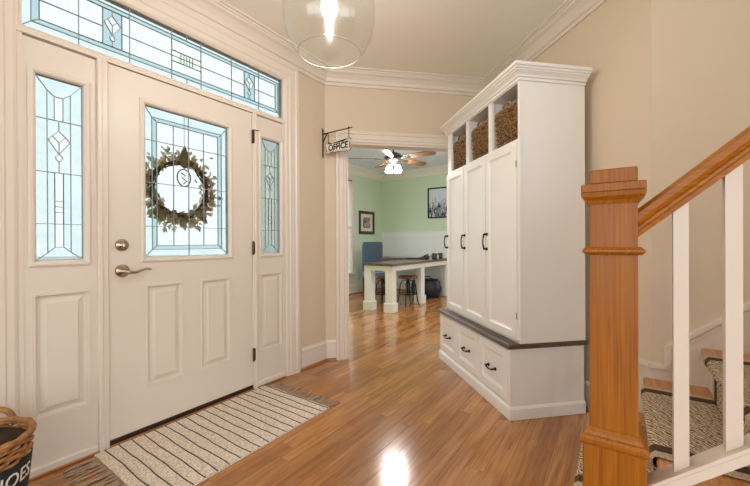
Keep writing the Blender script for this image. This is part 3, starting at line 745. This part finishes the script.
for k in range(17):
    s = .1335+.1005*k; h = .0157
    if s > s1_-.05: break
    if bme is None:
        m = MB(); v = [(x, y, (bt(s+x)-.001 if e == 0 else rt(s+x)-.079)-bt(s)) for e in (0, 1) for x, y in ((-h, -h), (h, -h), (h, h), (-h, h))]
        m.add(v, [(3, 2, 1, 0), (4, 5, 6, 7)]+[(i, (i+1) % 4, 4+(i+1) % 4, 4+i) for i in range(4)])
        bme = m.mesh('baluster'); bme.materials.append(M['trim'])
    o = bpy.data.objects.new('baluster', bme); COL.objects.link(o); o.parent = st; o.location = (s, NM-1.247, bt(s))

# carpet runner down the steps
def runner_mat(name, c1, c2, sc):
    m, t, p, o = nodes(name)
    tc = N(t, 'ShaderNodeTexCoord'); mp = N(t, 'ShaderNodeMapping'); mp.inputs['Scale'].default_value = (sc, sc, sc); mp.inputs['Rotation'].default_value = (0, 0, .0); t.links.new(tc.outputs['Object'], mp.inputs[0])
    wv = N(t, 'ShaderNodeTexWave', Scale=1.0, Distortion=7.0, Detail=2.0); wv.inputs['Detail Scale'].default_value = 1.6; wv.bands_direction = 'DIAGONAL'; t.links.new(mp.outputs[0], wv.inputs['Vector'])
    cr = N(t, 'ShaderNodeValToRGB'); cr.color_ramp.elements[0].position = .25; cr.color_ramp.elements[1].position = .6; cr.color_ramp.elements[0].color = c1; cr.color_ramp.elements[1].color = c2
    t.links.new(wv.outputs[0], cr.inputs[0]); t.links.new(cr.outputs[0], p.inputs['Base Color']); p.inputs['Roughness'].default_value = .95; p.inputs['Specular IOR Level'].default_value = .1
    b = N(t, 'ShaderNodeBump', Strength=.6, Distance=.004); t.links.new(wv.outputs[0], b.inputs['Height']); t.links.new(b.outputs[0], p.inputs['Normal'])
    return m
run = thing('stair_runner', 'tan woven stair runner with dark borders draped over the steps', 'carpet runner', (0, 1.9, 0), STAIR)
def runner_strip(n0, n1, th):
    m = MB()
    line = [(S_2-RUN+.02, .001)]
    for k in range(1, NK+1):
        z = Z2+RISE*(k-2); s0 = S_2+RUN*(k-2)
        line += [(s0+.022, max(.0, z-RISE)+(.004 if k > 1 else .001)), (s0+.022, z-.036), (s0-.004, z-.034), (s0-.010, z-.026), (s0-.010, z-.006), (s0-.002, z+.004)]
        if k < NK: line += [(s0+RUN+.010, z+.004)]
    cl = line[1:]
    up = []
    for i, p in enumerate(cl):
        a = Vector(cl[max(0, i-1)]); b = Vector(cl[min(len(cl)-1, i+1)]); d = (b-a).normalized(); up.append((p[0]-d.y*th, p[1]+d.x*th))
    v = []; f = []
    for i in range(len(cl)): v += [(up[i][0], n0, up[i][1]), (up[i][0], n1, up[i][1]), (cl[i][0], n0, cl[i][1]), (cl[i][0], n1, cl[i][1])]
    for i in range(len(cl)-1):
        a, b = i*4, i*4+4; f += [(a, a+1, b+1, b), (a, b, b+2, a+2), (a+1, a+3, b+3, b+1)]
    m.add(v, f); return m
RN0, RN1 = 1.51, 2.20
tan = runner_mat('runner_field', lin(124, 102, 80), lin(218, 200, 174), 32)
dkb = runner_mat('runner_border', lin(72, 58, 46), lin(104, 86, 68), 60)
edg = runner_mat('runner_edge', lin(186, 166, 140), lin(216, 200, 176), 60)
obj('field', runner_strip(RN0+.08, RN1-.08, .005), tan, run)
for a, b in ((RN0+.030, RN0+.08), (RN1-.08, RN1-.030)): obj('border', runner_strip(a, b, .0055), dkb, run, 'dark brown border band')
for a, b in ((RN0, RN0+.030), (RN1-.030, RN1)): obj('edge_binding', runner_strip(a, b, .006), edg, run)

# ------------------------------------------------------------------ entry rug with fringe
def woven_mat(name, c1, c2, sc):
    m, t, p, o = nodes(name)
    tc = N(t, 'ShaderNodeTexCoord'); mp = N(t, 'ShaderNodeMapping'); mp.inputs['Scale'].default_value = (sc, sc*1.6, sc); t.links.new(tc.outputs['Object'], mp.inputs[0])
    vr = N(t, 'ShaderNodeTexVoronoi', Scale=1.0); t.links.new(mp.outputs[0], vr.inputs['Vector'])
    cr = N(t, 'ShaderNodeValToRGB'); cr.color_ramp.elements[0].color = c2; cr.color_ramp.elements[1].color = c1; cr.color_ramp.elements[0].position = .2; cr.color_ramp.elements[1].position = .75
    t.links.new(vr.outputs['Distance'], cr.inputs[0]); t.links.new(cr.outputs[0], p.inputs['Base Color']); p.inputs['Roughness'].default_value = .95; p.inputs['Specular IOR Level'].default_value = .1
    b = N(t, 'ShaderNodeBump', Strength=.7, Distance=.004); b.invert = True; t.links.new(vr.outputs['Distance'], b.inputs['Height']); t.links.new(b.outputs[0], p.inputs['Normal'])
    return m
U0, U1, N0, N1 = .672, 1.752, 1.585, 2.236
rug = thing('entry_rug', 'cream woven entry rug with thin dark stripes and fringed ends', 'rug', (1.21, 1.9, 0), DOOR)
mm = MB(); nx, ny = 54, 20
def hz(u, n): return .009+.0012*math.sin(u*31+n*4)*math.sin(n*17+u*3)
edge = lambda u: N1+.078*max(0, 1-abs(u-.70)/.06)*0
v = [(U0+(U1-U0)*i/nx, N0+(N1-N0)*j/ny, hz(U0+(U1-U0)*i/nx, N0+(N1-N0)*j/ny)) for i in range(nx+1) for j in range(ny+1)]
f = [(i*(ny+1)+j, (i+1)*(ny+1)+j, (i+1)*(ny+1)+j+1, i*(ny+1)+j+1) for i in range(nx) for j in range(ny)]
mm.add(v, f, True); mm.box(U0, U1, N0, N1, .0006, .0075)
obj('woven_mat', mm, woven_mat('cream_weave', lin(206, 190, 172), lin(250, 240, 226), 95), rug)
dk = plain('charcoal_yarn', lin(78, 74, 76), .95, var=.2, vscale=80)
for k in range(18):
    u = .722+.0598*k
    if u > U1-.01: break
    pts = [(u+.0025*math.sin(n_*.7+k*1.3)+.0010*math.sin(n_*1.9+k), N0+(N1-N0)*n_/16, hz(u, N0+(N1-N0)*n_/16)+.0008) for n_ in range(17)]
    obj('stripe', MB().tube(pts, .0029, 5), dk, rug, None)
fr_m = plain('fringe_yarn', lin(172, 148, 126), .95, var=.6, vscale=160, bump=.4)
rf = random.Random(9)
for side in (0, 1):
    k = 0; n_ = N0+.008
    while n_ < N1-.03:
        L = rf.uniform(.085, .115) if side else rf.uniform(.11, .15); a = rf.uniform(-.25, .25); sg = -1 if side == 0 else 1; u = U0 if side == 0 else U1
        pts = [(u+sg*L*q/5, n_+a*L*q/5+.004*math.sin(q*1.5+k), .0075-.0006*q) for q in range(6)]
        obj('tassel', MB().tube(pts, [.0040, .0046, .004, .0042, .0046, .0030], 6), fr_m, rug)
        n_ += .0145; k += 1

# ------------------------------------------------------------------ shoe basket by the left sidelight
sb = thing('shoe_basket', 'round wicker basket with black lettered band and loop handles', 'basket', (0, 0, 0)); sb.location = (-1.198, 1.488, 0)
BH, R0, R1_ = .405, .128, .165
wl = wood('light_wicker', lin(120, 78, 42), lin(186, 134, 80), .6, 'Z', grain=(20, 20), pore=.4)
def bas_r(z): return R0+(R1_-R0)*z/BH
def coil(z0, z1, rows, r, cols=56):
    m = MB()
    for i in range(rows):
        z = z0+(z1-z0)*i/(rows-1); ph = i % 2
        pts = [((bas_r(z)+.0045*(1 if (k//2+ph) % 2 else -1))*math.cos(2*PI*k/cols), (bas_r(z)+.0045*(1 if (k//2+ph) % 2 else -1))*math.sin(2*PI*k/cols), z+.003*math.sin(k*.8+i*2)) for k in range(cols)]
        m.tube(pts, r, 6, closed=True)
    return m
obj('woven_body', coil(.320, BH-.020, 6, .0066), wl, sb)
obj('lower_weave', coil(.008, .18, 12, .0075), wl, sb)
obj('inner_wall', MB().lathe([(.0, .006), (R0-.012, .006), (bas_r(.25)-.013, .25), (R1_-.016, BH-.03)], 40), plain('basket_dark_inside', lin(60, 42, 28), .9), sb)
obj('rim', MB().tube([((R1_+.002)*math.cos(a), (R1_+.002)*math.sin(a), BH-.008+.003*math.sin(a*14)) for a in [2*PI*i/60 for i in range(60)]], .0115, 8, closed=True), wl, sb)
band_o = obj('band', MB().lathe([(bas_r(.185)+.004, .185), (bas_r(.185)+.010, .189), (bas_r(.312)+.010, .308), (bas_r(.312)+.004, .312)], 64), plain('black_band', lin(26, 24, 26), .8, var=.2, vscale=50), sb, 'black painted band')
def text_mesh(body, size, extrude, bold=0):
    cu_ = bpy.data.curves.new('lettering', 'FONT'); cu_.body = body; cu_.size = size; cu_.extrude = extrude; cu_.align_x = 'CENTER'; cu_.align_y = 'CENTER'; cu_.resolution_u = 3; cu_.offset = bold
    to = bpy.data.objects.new('lettering', cu_); COL.objects.link(to); dg = bpy.context.evaluated_depsgraph_get(); dg.update()
    me = bpy.data.meshes.new_from_object(to.evaluated_get(dg)); bpy.data.objects.remove(to); bpy.data.curves.remove(cu_); return me
me = text_mesh('SHOES', .056, .001)
A0 = math.radians(-14)
bm = bmesh.new(); bm.from_mesh(me); bmesh.ops.subdivide_edges(bm, edges=[e for e in bm.edges if e.calc_length() > .02], cuts=2); bm.to_mesh(me); bm.free()
for v_ in me.vertices:
    z = .262+v_.co.y*1.25; r = bas_r(z)+.0108+v_.co.z; a = A0+v_.co.x/(bas_r(.2)); v_.co = (r*math.cos(a), r*math.sin(a), z)
obj('lettering', me, plain('white_lettering', lin(226, 222, 214), .8), band_o)
for a in (math.radians(100), math.radians(280)):
    c0 = Vector((math.cos(a), math.sin(a), 0)); tt = Vector((-math.sin(a), math.cos(a), 0))
    pts = [c0*(R1_+.002) + tt*(.052*math.cos(PI*i/12)) + Vector((0, 0, BH-.03+.066*math.sin(PI*i/12))) for i in range(13)]
    m = MB().tube(pts, .0115, 8)
    for i in range(26):
        f_ = i/26; p = c0*(R1_+.002) + tt*(.052*math.cos(PI*f_)) + Vector((0, 0, BH-.03+.085*math.sin(PI*f_)))
    obj('handle', m, wl, sb)
shm = plain('dark_shoe_leather', lin(38, 40, 46), .6, var=.3)
for i, (x, y, rz, lab) in enumerate(((-.03, .045, .5, 'dark shoe lying in the wicker basket against its back'), (.035, -.04, .2, 'dark shoe lying in the wicker basket towards the room'))):
    m = MB(); secs = []
    for q in range(9):
        t_ = q/8; L = -.10+.20*t_; wd = .030+.012*math.sin(PI*t_)-.012*(t_ < .1); ht = .075-.04*t_ if t_ > .35 else .070
        secs.append([(L, wd*math.cos(a), max(0, ht*.5+ht*.5*math.sin(a))) for a in [2*PI*k/12 for k in range(12)]])
    v = [p for s_ in secs for p in s_]; f = [(i_*12+k, i_*12+(k+1) % 12, (i_+1)*12+(k+1) % 12, (i_+1)*12+k) for i_ in range(8) for k in range(12)]+[tuple(range(12))[::-1], tuple(8*12+k for k in range(12))]
    m.add(v, f, True)
    so = thing('shoe', lab, 'shoe', (0, 0, 0)); so.location = (sb.location.x+x, sb.location.y+y, .255+.0*i); so.rotation_euler = (0, 0, rz)
    obj('upper', m, shm, so); obj('sole', MB().box(-.1, .1, -.034, .034, -.012, .002, .004), M['black'], so)
obj('liner', MB().lathe([(0, .235), (bas_r(.235)-.016, .235), (bas_r(.235)-.016, .243), (0, .243)], 32), plain('dark_liner', lin(40, 34, 32), .9), sb)

# ------------------------------------------------------------------ pendant
PX, PY = .088, 1.612
pd = thing('pendant_light', 'clear glass globe pendant light hanging near the front door', 'pendant light', (PX, PY, 1.955))
gp = [(.139, 1.957), (.168, 1.99), (.192, 2.04), (.204, 2.10), (.206, 2.16), (.198, 2.23), (.176, 2.29), (.140, 2.34), (.095, 2.375), (.060, 2.39)]
gl = gp+[(r-.003, z) for r, z in gp[::-1]]
m = MB(); seg = 48; v = []; f = []
for r, z in gp:
    for k in range(seg): a = 2*PI*k/seg; v.append((PX+r*math.cos(a), PY+r*math.sin(a), z))
for i in range(len(gp)-1):
    for k in range(seg): f.append((i*seg+k, i*seg+(k+1) % seg, (i+1)*seg+(k+1) % seg, (i+1)*seg+k))
m.add(v, f, True)
gmat = pane_mat('thin_seeded_glass', (.985, .985, .98, 1), (.96, .965, .96, 1), bump=.12, bscale=14, gloss=.16)
obj('glass_globe', m, gmat, pd, 'clear glass globe open at the bottom')
rim_m = pane_mat('glass_rim', (.8, .84, .82, 1), (.75, .8, .78, 1), bump=.1)
obj('glass_rim', MB().tube([(PX+.139*math.cos(a), PY+.139*math.sin(a), 1.957) for a in [2*PI*i/60 for i in range(60)]], .0022, 6, closed=True), plain('rim_glass_edge', lin(196, 190, 180), .1, var=.05), pd)
brn = M['nickel']
obj('socket', MB().lathe([(.0, 2.40), (.062, 2.40), (.064, 2.385), (.03, 2.38), (.022, 2.25), (.0, 2.25)], 24, (PX, PY, 0)), brn, pd)
obj('rod', MB().tube([(PX, PY, 2.40), (PX, PY, 2.69)], .007, 10), brn, pd)
obj('canopy', MB().lathe([(.065, CEIL-.001), (.065, CEIL-.014), (.02, CEIL-.03), (0, CEIL-.03)], 24, (PX, PY, 0)), brn, pd)
obj('bulb', MB().lathe([(0, 2.118), (.012, 2.120), (.024, 2.127), (.033, 2.142), (.036, 2.162), (.032, 2.19), (.020, 2.22), (.014, 2.25)], 20, (PX, PY, 0)), emit('warm_bulb', (1, .93, .85, 1), 180), pd)

# ------------------------------------------------------------------ hanging office sign
SU = 2.428
sg = thing('office_sign', 'small white hanging sign reading OFFICE on an iron bracket', 'sign', (SU, DN, 1.89), DOOR)
SGm = lambda l, z, h: (SU+h, DN-l, z)
obj('bracket_bar', MB().box(SU-.006, SU+.006, DN-.010, DN-.0005, 1.885, 2.158, .002), M['black'], sg)
obj('arm', MB().tube([SGm(.004, 2.106, 0), SGm(.35, 2.106, 0)], [.006, .0045], 8), M['black'], sg)
obj('arm_scroll', MB().tube([SGm(.006, 2.03, 0), SGm(.03, 2.065, 0), SGm(.055, 2.095, 0), SGm(.075, 2.105, 0)], .0045, 8), M['black'], sg)
obj('arm_ball', MB().lathe([(0, -.009), (.009, 0), (0, .009)], 10, SGm(.312, 2.112, 0)), M['black'], sg)
zc = 1.964
def plate(hw, hh, notch):
    out = []
    for sx, sz in ((1, 1), (-1, 1), (-1, -1), (1, -1)):
        arc = [(hw-notch*math.cos(a), hh-notch*math.sin(a)) for a in [PI/2*q/4 for q in range(5)]]
        arc = [(x*sx, z*sz) for x, z in arc]
        out += arc if sx*sz > 0 else arc[::-1]
    return out
wht = plain('cream_enamel', lin(246, 238, 224), .5, var=.04, vscale=30)
LC = .191
pl = obj('plate', MB().prism([(LC+x, zc+z) for x, z in plate(.150, .056, .022)], -.004, .004, SGm), wht, sg, 'cream plate with notched corners')
obj('plate_edge', MB().prism([(LC+x, zc+z) for x, z in plate(.1535, .0595, .023)], -.003, .003, SGm), M['black'], pl)
me = text_mesh('OFFICE', .078, .0012, .0022)
for v_ in me.vertices: v_.co = (SU-.0045-v_.co.z-ORI[sg.name][0], DN-(LC+v_.co.x*.92)-ORI[sg.name][1], zc-.003+v_.co.y-ORI[sg.name][2])
obj('lettering', me, M['black'], pl, 'black letters OFFICE')
for l in (.075, .312):
    m = MB()
    for q in range(4):
        z = 2.096-.019*q
        m.tube([SGm(l+(.006*math.cos(a) if q % 2 == 0 else 0), z-.006+.011*math.sin(a), (.006*math.cos(a) if q % 2 else 0)) for a in [2*PI*i/10 for i in range(10)]], .0018, 5, closed=True)
    obj('chain', m, M['black'], sg)

# ------------------------------------------------------------------ office: window, desk, stools, chair, pictures, fan
wd = thing('window_1', None, None, ((WU0+WU1)/2, ON, 0), DOOR, kind='structure')
mpO = lambda a, b, h: (a, ON+h, b)
obj('window_frame', MB().sweep([(WU0, WZ0), (WU0, WZ1), (WU1, WZ1), (WU1, WZ0)], [(0, -.02), (.045, -.02), (.045, .08), (0, .08)][::-1], closed=True, mp=mpO), M['trim'], wd)
obj('casing', MB().sweep([(WU1+.0, WZ0), (WU1, WZ1), (WU0, WZ1), (WU0, WZ0)][::-1], [(.0, -.018), (.0, 0), (.085, 0), (.085, -.018)], mp=mpO), M['trim'], wd)
obj('sash_rail', MB().box(WU0+.04, WU1-.04, ON+.02, ON+.055, 1.40, 1.45), M['trim'], wd)
obj('window_sill', MB().box(WU0-.1, WU1+.1, ON-.05, ON+.04, WZ0-.03, WZ0, .005), M['trim'], wd)
obj('apron', MB().box(WU0-.08, WU1+.08, ON-.016, ON, WZ0-.11, WZ0-.03, .003), M['trim'], wd)
for a, b in ((WZ0+.04, 1.40), (1.45, WZ1-.04)): obj('pane', MB().box(WU0+.04, WU1-.04, ON+.035, ON+.04, a, b), M['window'], wd)
w2 = thing('added_window_left', None, None, (4.3, ON, 0), DOOR, kind='structure')  # out of view, added to let more daylight into the office
obj('pane', MB().box(3.85, 4.75, ON+.04, ON+.045, .44, 2.42), M['window'], w2)
w3 = thing('added_window_right', None, None, (4.0, 4.7, 0), 0, kind='structure')  # unseen large opening, added on the hidden side as office daylight
obj('pane', MB().box(4.0, 4.005, 3.6, 5.95, .2, 2.5), M['window'], w3)

DK0, DK1, DNN0, DNN1, DZ = 4.60, OU-.018, 2.845, 3.45, .765
M['desk_white'] = plain('desk_white_paint', lin(220, 220, 208), .45, var=.03)
dk_ = thing('desk', 'white post-leg desk with dark wooden top in the office', 'desk', (DK0, DNN0, 0), DOOR)
obj('desk_top', MB().box(DK0, DK1, DNN0, DNN1, DZ-.035, DZ, .004), M['desk_top'], dk_)
obj('return_top', MB().box(6.45, DK1, DNN1+.001, ON-.03, DZ-.035, DZ, .004), M['desk_top'], dk_)
ap = MB().box(DK0+.03, DK1-.02, DNN0+.03, DNN0+.05, DZ-.115, DZ-.036); ap.box(DK0+.03, DK0+.05, DNN0+.05, DNN1-.03, DZ-.115, DZ-.036); ap.box(DK0+.05, 6.45, DNN1-.05, DNN1-.03, DZ-.115, DZ-.036)
obj('apron', ap, M['desk_white'], dk_)
for u, n_ in ((4.70, 3.36), (4.70, 2.955), (5.68, 2.955), (6.75, 2.955)):
    lg = obj('leg', MB().box(u-.065, u+.065, n_-.065, n_+.065, 0, DZ-.037, .004), M['desk_white'], dk_)
    obj('leg_foot', MB().box(u-.083, u+.083, n_-.083, n_+.083, 0, .15, .006), M['desk_white'], lg)
# stools
stw = wood('stool_seat_wood', lin(92, 60, 38), lin(130, 90, 58), .5, 'X', grain=(4, 40))
sl = thing('stool', 'round wooden industrial stool by the desk corner leg nearest the opening', 'stool', (0, 0, 0), 0, 'industrial stools at the desk'); sl.location = W(5.43, 3.06)
obj('seat', MB().lathe([(0, .47), (.165, .47), (.170, .478), (.170, .505), (.162, .512), (0, .512)], 28), stw, sl)
obj('screw_post', MB().tube([(0, 0, .16), (0, 0, .47)], .016, 10), M['black'], sl)
obj('foot_ring', MB().tube([(.155*math.cos(a), .155*math.sin(a), .20) for a in [2*PI*i/28 for i in range(28)]], .009, 8, closed=True), M['black'], sl)
for q in range(4):
    a = PI/4+q*PI/2+.3; c, s_ = math.cos(a), math.sin(a)
    obj('leg', MB().tube([(c*.02, s_*.02, .44), (c*.09, s_*.09, .43), (c*.135, s_*.135, .36), (c*.155, s_*.155, .20), (c*.175, s_*.175, .07), (c*.205, s_*.205, .006)], .010, 8), M['black'], sl)
s2 = copy_tree(sl); s2.location = W(5.22, 3.42); s2.rotation_euler = (0, 0, .5); s2['label'] = 'round wooden industrial stool half hidden behind the desk legs'
# desk chair
fab = plain('slate_blue_fabric', lin(70, 88, 106), .9, var=.08, vscale=30, bump=.2, bscale=200, sheen=.3)
ch = thing('desk_chair', 'slate blue upholstered chair behind the office desk', 'chair', (0, 0, 0)); ch.location = W(5.87, 4.05); ch.rotation_euler = (0, 0, math.radians(190))
def padded(w0, w1, d, h, n=10):
    m = MB(); v = []; f = []
    for j in range(n+1):
        t_ = j/n; wd_ = (w0+(w1-w0)*t_)/2; rr_ = .05; 
        if t_ > .85: wd_ -= .03*((t_-.85)/.15)**2
        yo = .05*t_
        P = rr_loop(max(.06, wd_), d/2, d/2*.95, 32)
        for p in P: v.append((p.x, p.y+yo+.03*(p.x/wd_)**2*-1, h*t_))
    for j in range(n):
        for k in range(32): f.append((j*32+k, j*32+(k+1) % 32, (j+1)*32+(k+1) % 32, (j+1)*32+k))
    f += [tuple(range(32))[::-1], tuple(n*32+k for k in range(32))]
    return m.add(v, f, True)
bkm = padded(.46, .46, .09, .66); bkm.v = [(x, y-.20, z+.45) for x, y, z in bkm.v]
obj('backrest', bkm, fab, ch)
obj('seat', MB().box(-.24, .24, -.20, .26, .40, .50, .03), fab, ch)
for x in (-.2, .2):
    for y in (-.17, .22): obj('leg', MB().box(x-.02, x+.02, y-.02, y+.02, 0, .40, .004), M['desk_top'], ch)
# things on the desk
def cup(lab, u, n_, r, h, mat):
    o = thing('cup', lab, 'cup', (0, 0, 0), 0, 'cups at the far end of the desk'); o.location = W(u, n_, DZ)
    obj('cup_body', MB().lathe([(0, 0), (r*.9, 0), (r, h*.1), (r, h), (r*.88, h), (r*.86, h*.15), (0, h*.12)], 20), mat, o)
    obj('cup_handle', MB().tube([(-r*.9, 0, h*.8), (-r*1.5, 0, h*.75), (-r*1.6, 0, h*.45), (-r*.95, 0, h*.25)], .006, 6), mat, o)
dkc = plain('dark_glaze', lin(54, 44, 40), .3)
cup('dark cup on the desk, left one of the pair', 6.35, 2.98, .05, .115, dkc)
cup('dark cup on the desk, right one beside the locker edge', 6.62, 2.98, .05, .115, dkc)
cup('small pale cup between the two dark cups', 6.50, 3.0, .035, .08, M['desk_white'])
kb = thing('keyboard', 'thin dark keyboard lying on the office desk', 'keyboard', (0, 0, 0), 0); kb.location = W(6.2, 3.7-.42, DZ); kb.rotation_euler = (0, 0, math.radians(-35))
obj('base', MB().box(-.22, .22, -.07, .07, 0, .014, .004), M['black'], kb); obj('key_bed', MB().box(-.21, .21, -.06, .06, .0142, .022, .003), plain('dark_keys', lin(40, 40, 44), .5), kb)
ph = thing('desk_phone', 'small black desk phone on the office desk near the shiplap', 'phone', (0, 0, 0)); ph.location = W(6.55, 3.3, DZ); ph.rotation_euler = (0, 0, DOOR)
obj('base', MB().prism([(-.09, 0), (.09, 0), (.09, .05), (-.09, .02)], -.07, .07, lambda a, b, h: (a, h, b)), M['black'], ph)
obj('handset', MB().tube([(-.08, -.04, .045), (-.05, -.04, .06), (.05, -.04, .078), (.08, -.04, .07)], [.018, .012, .012, .018], 8), M['black'], ph)
# dark bag under the desk
bgm = plain('dark_navy_nylon', lin(26, 34, 48), .35, var=.4, vscale=9, bump=.5, bscale=14)
bgt = thing('bag', 'dark navy bag on the floor under the far end of the desk', 'bag', (0, 0, 0)); bgt.location = W(6.42, 3.2); bgt.rotation_euler = (0, 0, math.radians(-20))
m = MB(); v = []; f = []
for j in range(9):
    t_ = j/8; sc2 = math.sin(PI*(.30+.40*t_))
    for p in rr_loop(.30*sc2+.01*math.sin(j*2), .17*sc2, .12*sc2, 28): v.append((p.x+.008*math.sin(j+p.y*30), p.y, .36*t_+.012*math.sin(p.x*14+j)*(0 < j < 8)))
for j in range(8):
    for k in range(28): f.append((j*28+k, j*28+(k+1) % 28, (j+1)*28+(k+1) % 28, (j+1)*28+k))
f += [tuple(range(28))[::-1], tuple(8*28+k for k in range(28))]
m.add(v, f, True); obj('bag_body', m, bgm, bgt)
obj('bag_handle', MB().tube([(-.12, 0, .35), (-.08, 0, .41), (.08, 0, .41), (.12, 0, .35)], .010, 8), M['black'], bgt)
# pictures
def print_mat(name, dark, light, sc, thr, vertical=True):
    m, t, p, o = nodes(name)
    tc = N(t, 'ShaderNodeTexCoord'); mp = N(t, 'ShaderNodeMapping'); mp.inputs['Scale'].default_value = sc; t.links.new(tc.outputs['Object'], mp.inputs[0])
    nz = N(t, 'ShaderNodeTexNoise', Scale=1.0, Detail=5.0, Roughness=.7); t.links.new(mp.outputs[0], nz.inputs['Vector'])
    sp = N(t, 'ShaderNodeSeparateXYZ'); t.links.new(tc.outputs['Object'], sp.inputs[0])
    mr = N(t, 'ShaderNodeMapRange'); mr.inputs[1].default_value = thr[0]; mr.inputs[2].default_value = thr[1]; mr.inputs[3].default_value = thr[2]; mr.inputs[4].default_value = thr[3]; t.links.new(sp.outputs[2], mr.inputs[0])
    ad = N(t, 'ShaderNodeMath', operation='ADD'); t.links.new(nz.outputs[0], ad.inputs[0]); t.links.new(mr.outputs[0], ad.inputs[1])
    cr = N(t, 'ShaderNodeValToRGB'); cr.color_ramp.elements[0].position = .42; cr.color_ramp.elements[1].position = .62; cr.color_ramp.elements[0].color = dark; cr.color_ramp.elements[1].color = light
    t.links.new(ad.outputs[0], cr.inputs[0]); t.links.new(cr.outputs[0], p.inputs['Base Color']); p.inputs['Roughness'].default_value = .4
    return m
def picture(name, label, wall, a0, a1, z0, z1, fw, matw, fcol, pm_):
    if wall == 'left': mp_ = lambda a, b, h: (a, ON-h, b); O = ((a0+a1)/2, ON, (z0+z1)/2)
    else: mp_ = lambda a, b, h: (OU-h, a, b); O = (OU, (a0+a1)/2, (z0+z1)/2)
    t = thing(name, label, 'picture', O, DOOR)
    obj('frame', MB().sweep([(a0, z0), (a1, z0), (a1, z1), (a0, z1)], [(0, .001), (0, .028), (fw*.5, .024), (fw, .016), (fw, .001)], closed=True, mp=mp_), fcol, t)
    if matw:
        obj('mat_board', MB().sweep([(a0+fw, z0+fw), (a1-fw, z0+fw), (a1-fw, z1-fw), (a0+fw, z1-fw)], [(0, .004), (0, .010), (matw, .010), (matw, .004)], closed=True, mp=mp_), plain('mat_board', lin(226, 216, 200), .8, var=.02), t)
    q = fw+matw
    obj('print', MB().prism([(a0+q, z0+q), (a1-q, z0+q), (a1-q, z1-q), (a0+q, z1-q)], .003, .008, mp_), pm_, t)
picture('framed_photograph', 'small dark framed photograph on the green wall above the chair', 'left', 6.17, 6.74, 1.285, 1.80, .065, .075, wood('dark_frame', lin(52, 34, 20), lin(86, 60, 36), .4, 'Z'), print_mat('photo_print', lin(30, 20, 18), lin(206, 190, 184), (14, 14, 11), (-.2, .2, .04, -.02)))
picture('framed_skyline_print', 'black framed black-and-white print on the green wall above the shiplap', 'far', 2.45, 3.47, 1.62, 2.28, .025, 0, M['black'], print_mat('skyline_print', lin(30, 34, 40), lin(206, 212, 222), (10, 22, 9), (-.12, .16, -.02, .22)))

# ceiling fan with light kit
FX, FY, FZ = 1.135, 4.78, 2.225
fan = thing('ceiling_fan', 'bronze ceiling fan with five wooden blades and frosted light shades', 'ceiling fan', (FX, FY, FZ))
obj('downrod', MB().tube([(FX, FY, FZ+.09), (FX, FY, CEIL-.03)], .012, 10), M['bronze'], fan)
obj('canopy', MB().lathe([(.07, CEIL-.001), (.07, CEIL-.02), (.03, CEIL-.05), (0, CEIL-.05)], 24, (FX, FY, 0)), M['bronze'], fan)
dbz = plain('dark_bronze', lin(52, 46, 38), .35, .6, var=.2)
obj('motor', MB().lathe([(0, FZ+.115), (.06, FZ+.112), (.11, FZ+.085), (.125, FZ+.05), (.12, FZ+.02), (.085, FZ-.005), (.05, FZ-.03), (.045, FZ-.055), (0, FZ-.06)], 32, (FX, FY, 0)), dbz, fan)
blw = wood('fan_blade_wood', lin(84, 58, 38), lin(118, 86, 58), .5, 'X', grain=(3, 30))
ca = math.atan2(_R.y, _R.x)
for k in range(5):
    a = ca+PI+k*2*PI/5+math.radians(2); c, s_ = math.cos(a), math.sin(a)
    rot = lambda l, x, z: (FX+c*l-s_*x, FY+s_*l+c*x, FZ+z)
    pl_ = [(.18, -.045), (.30, -.058), (.52, -.066), (.60, -.060), (.63, -.03), (.63, .03), (.60, .060), (.52, .066), (.30, .058), (.18, .045)]
    m = MB(); tilt = -math.tan(math.radians(12))
    v = [rot(l, x, x*tilt+h+.03) for h in (0, .007) for l, x in pl_]; nn = len(pl_)
    m.add(v, [tuple(range(nn))[::-1], tuple(range(nn, 2*nn))]+[(i, (i+1) % nn, nn+(i+1) % nn, nn+i) for i in range(nn)])
    bl = obj('blade', m, blw, fan)
    m = MB(); pts = [(.10, -.02), (.16, -.018), (.20, -.036), (.25, -.03), (.27, 0), (.25, .03), (.20, .036), (.16, .018), (.10, .02)]
    v = [rot(l, x, x*tilt+h+.022) for h in (0, .006) for l, x in pts]; nn = len(pts)
    m.add(v, [tuple(range(nn))[::-1], tuple(range(nn, 2*nn))]+[(i, (i+1) % nn, nn+(i+1) % nn, nn+i) for i in range(nn)])
    obj('blade_iron', m, dbz, bl)
shade = emit('frosted_shade_lit', (1, .97, .93, 1), 130)
for k in range(4):
    a = ca+PI/4+k*PI/2; c, s_ = math.cos(a), math.sin(a); cx_, cy_ = FX+c*.085, FY+s_*.085
    ar = obj('light_arm', MB().tube([(FX, FY, FZ-.05), (FX+c*.05, FY+s_*.05, FZ-.055), (cx_, cy_, FZ-.070)], .008, 8), dbz, fan)
    obj('light_shade', MB().lathe([(.016, FZ-.070), (.028, FZ-.082), (.040, FZ-.112), (.047, FZ-.142), (.043, FZ-.146), (.0, FZ-.135)], 20, (cx_, cy_, 0)), shade, ar)
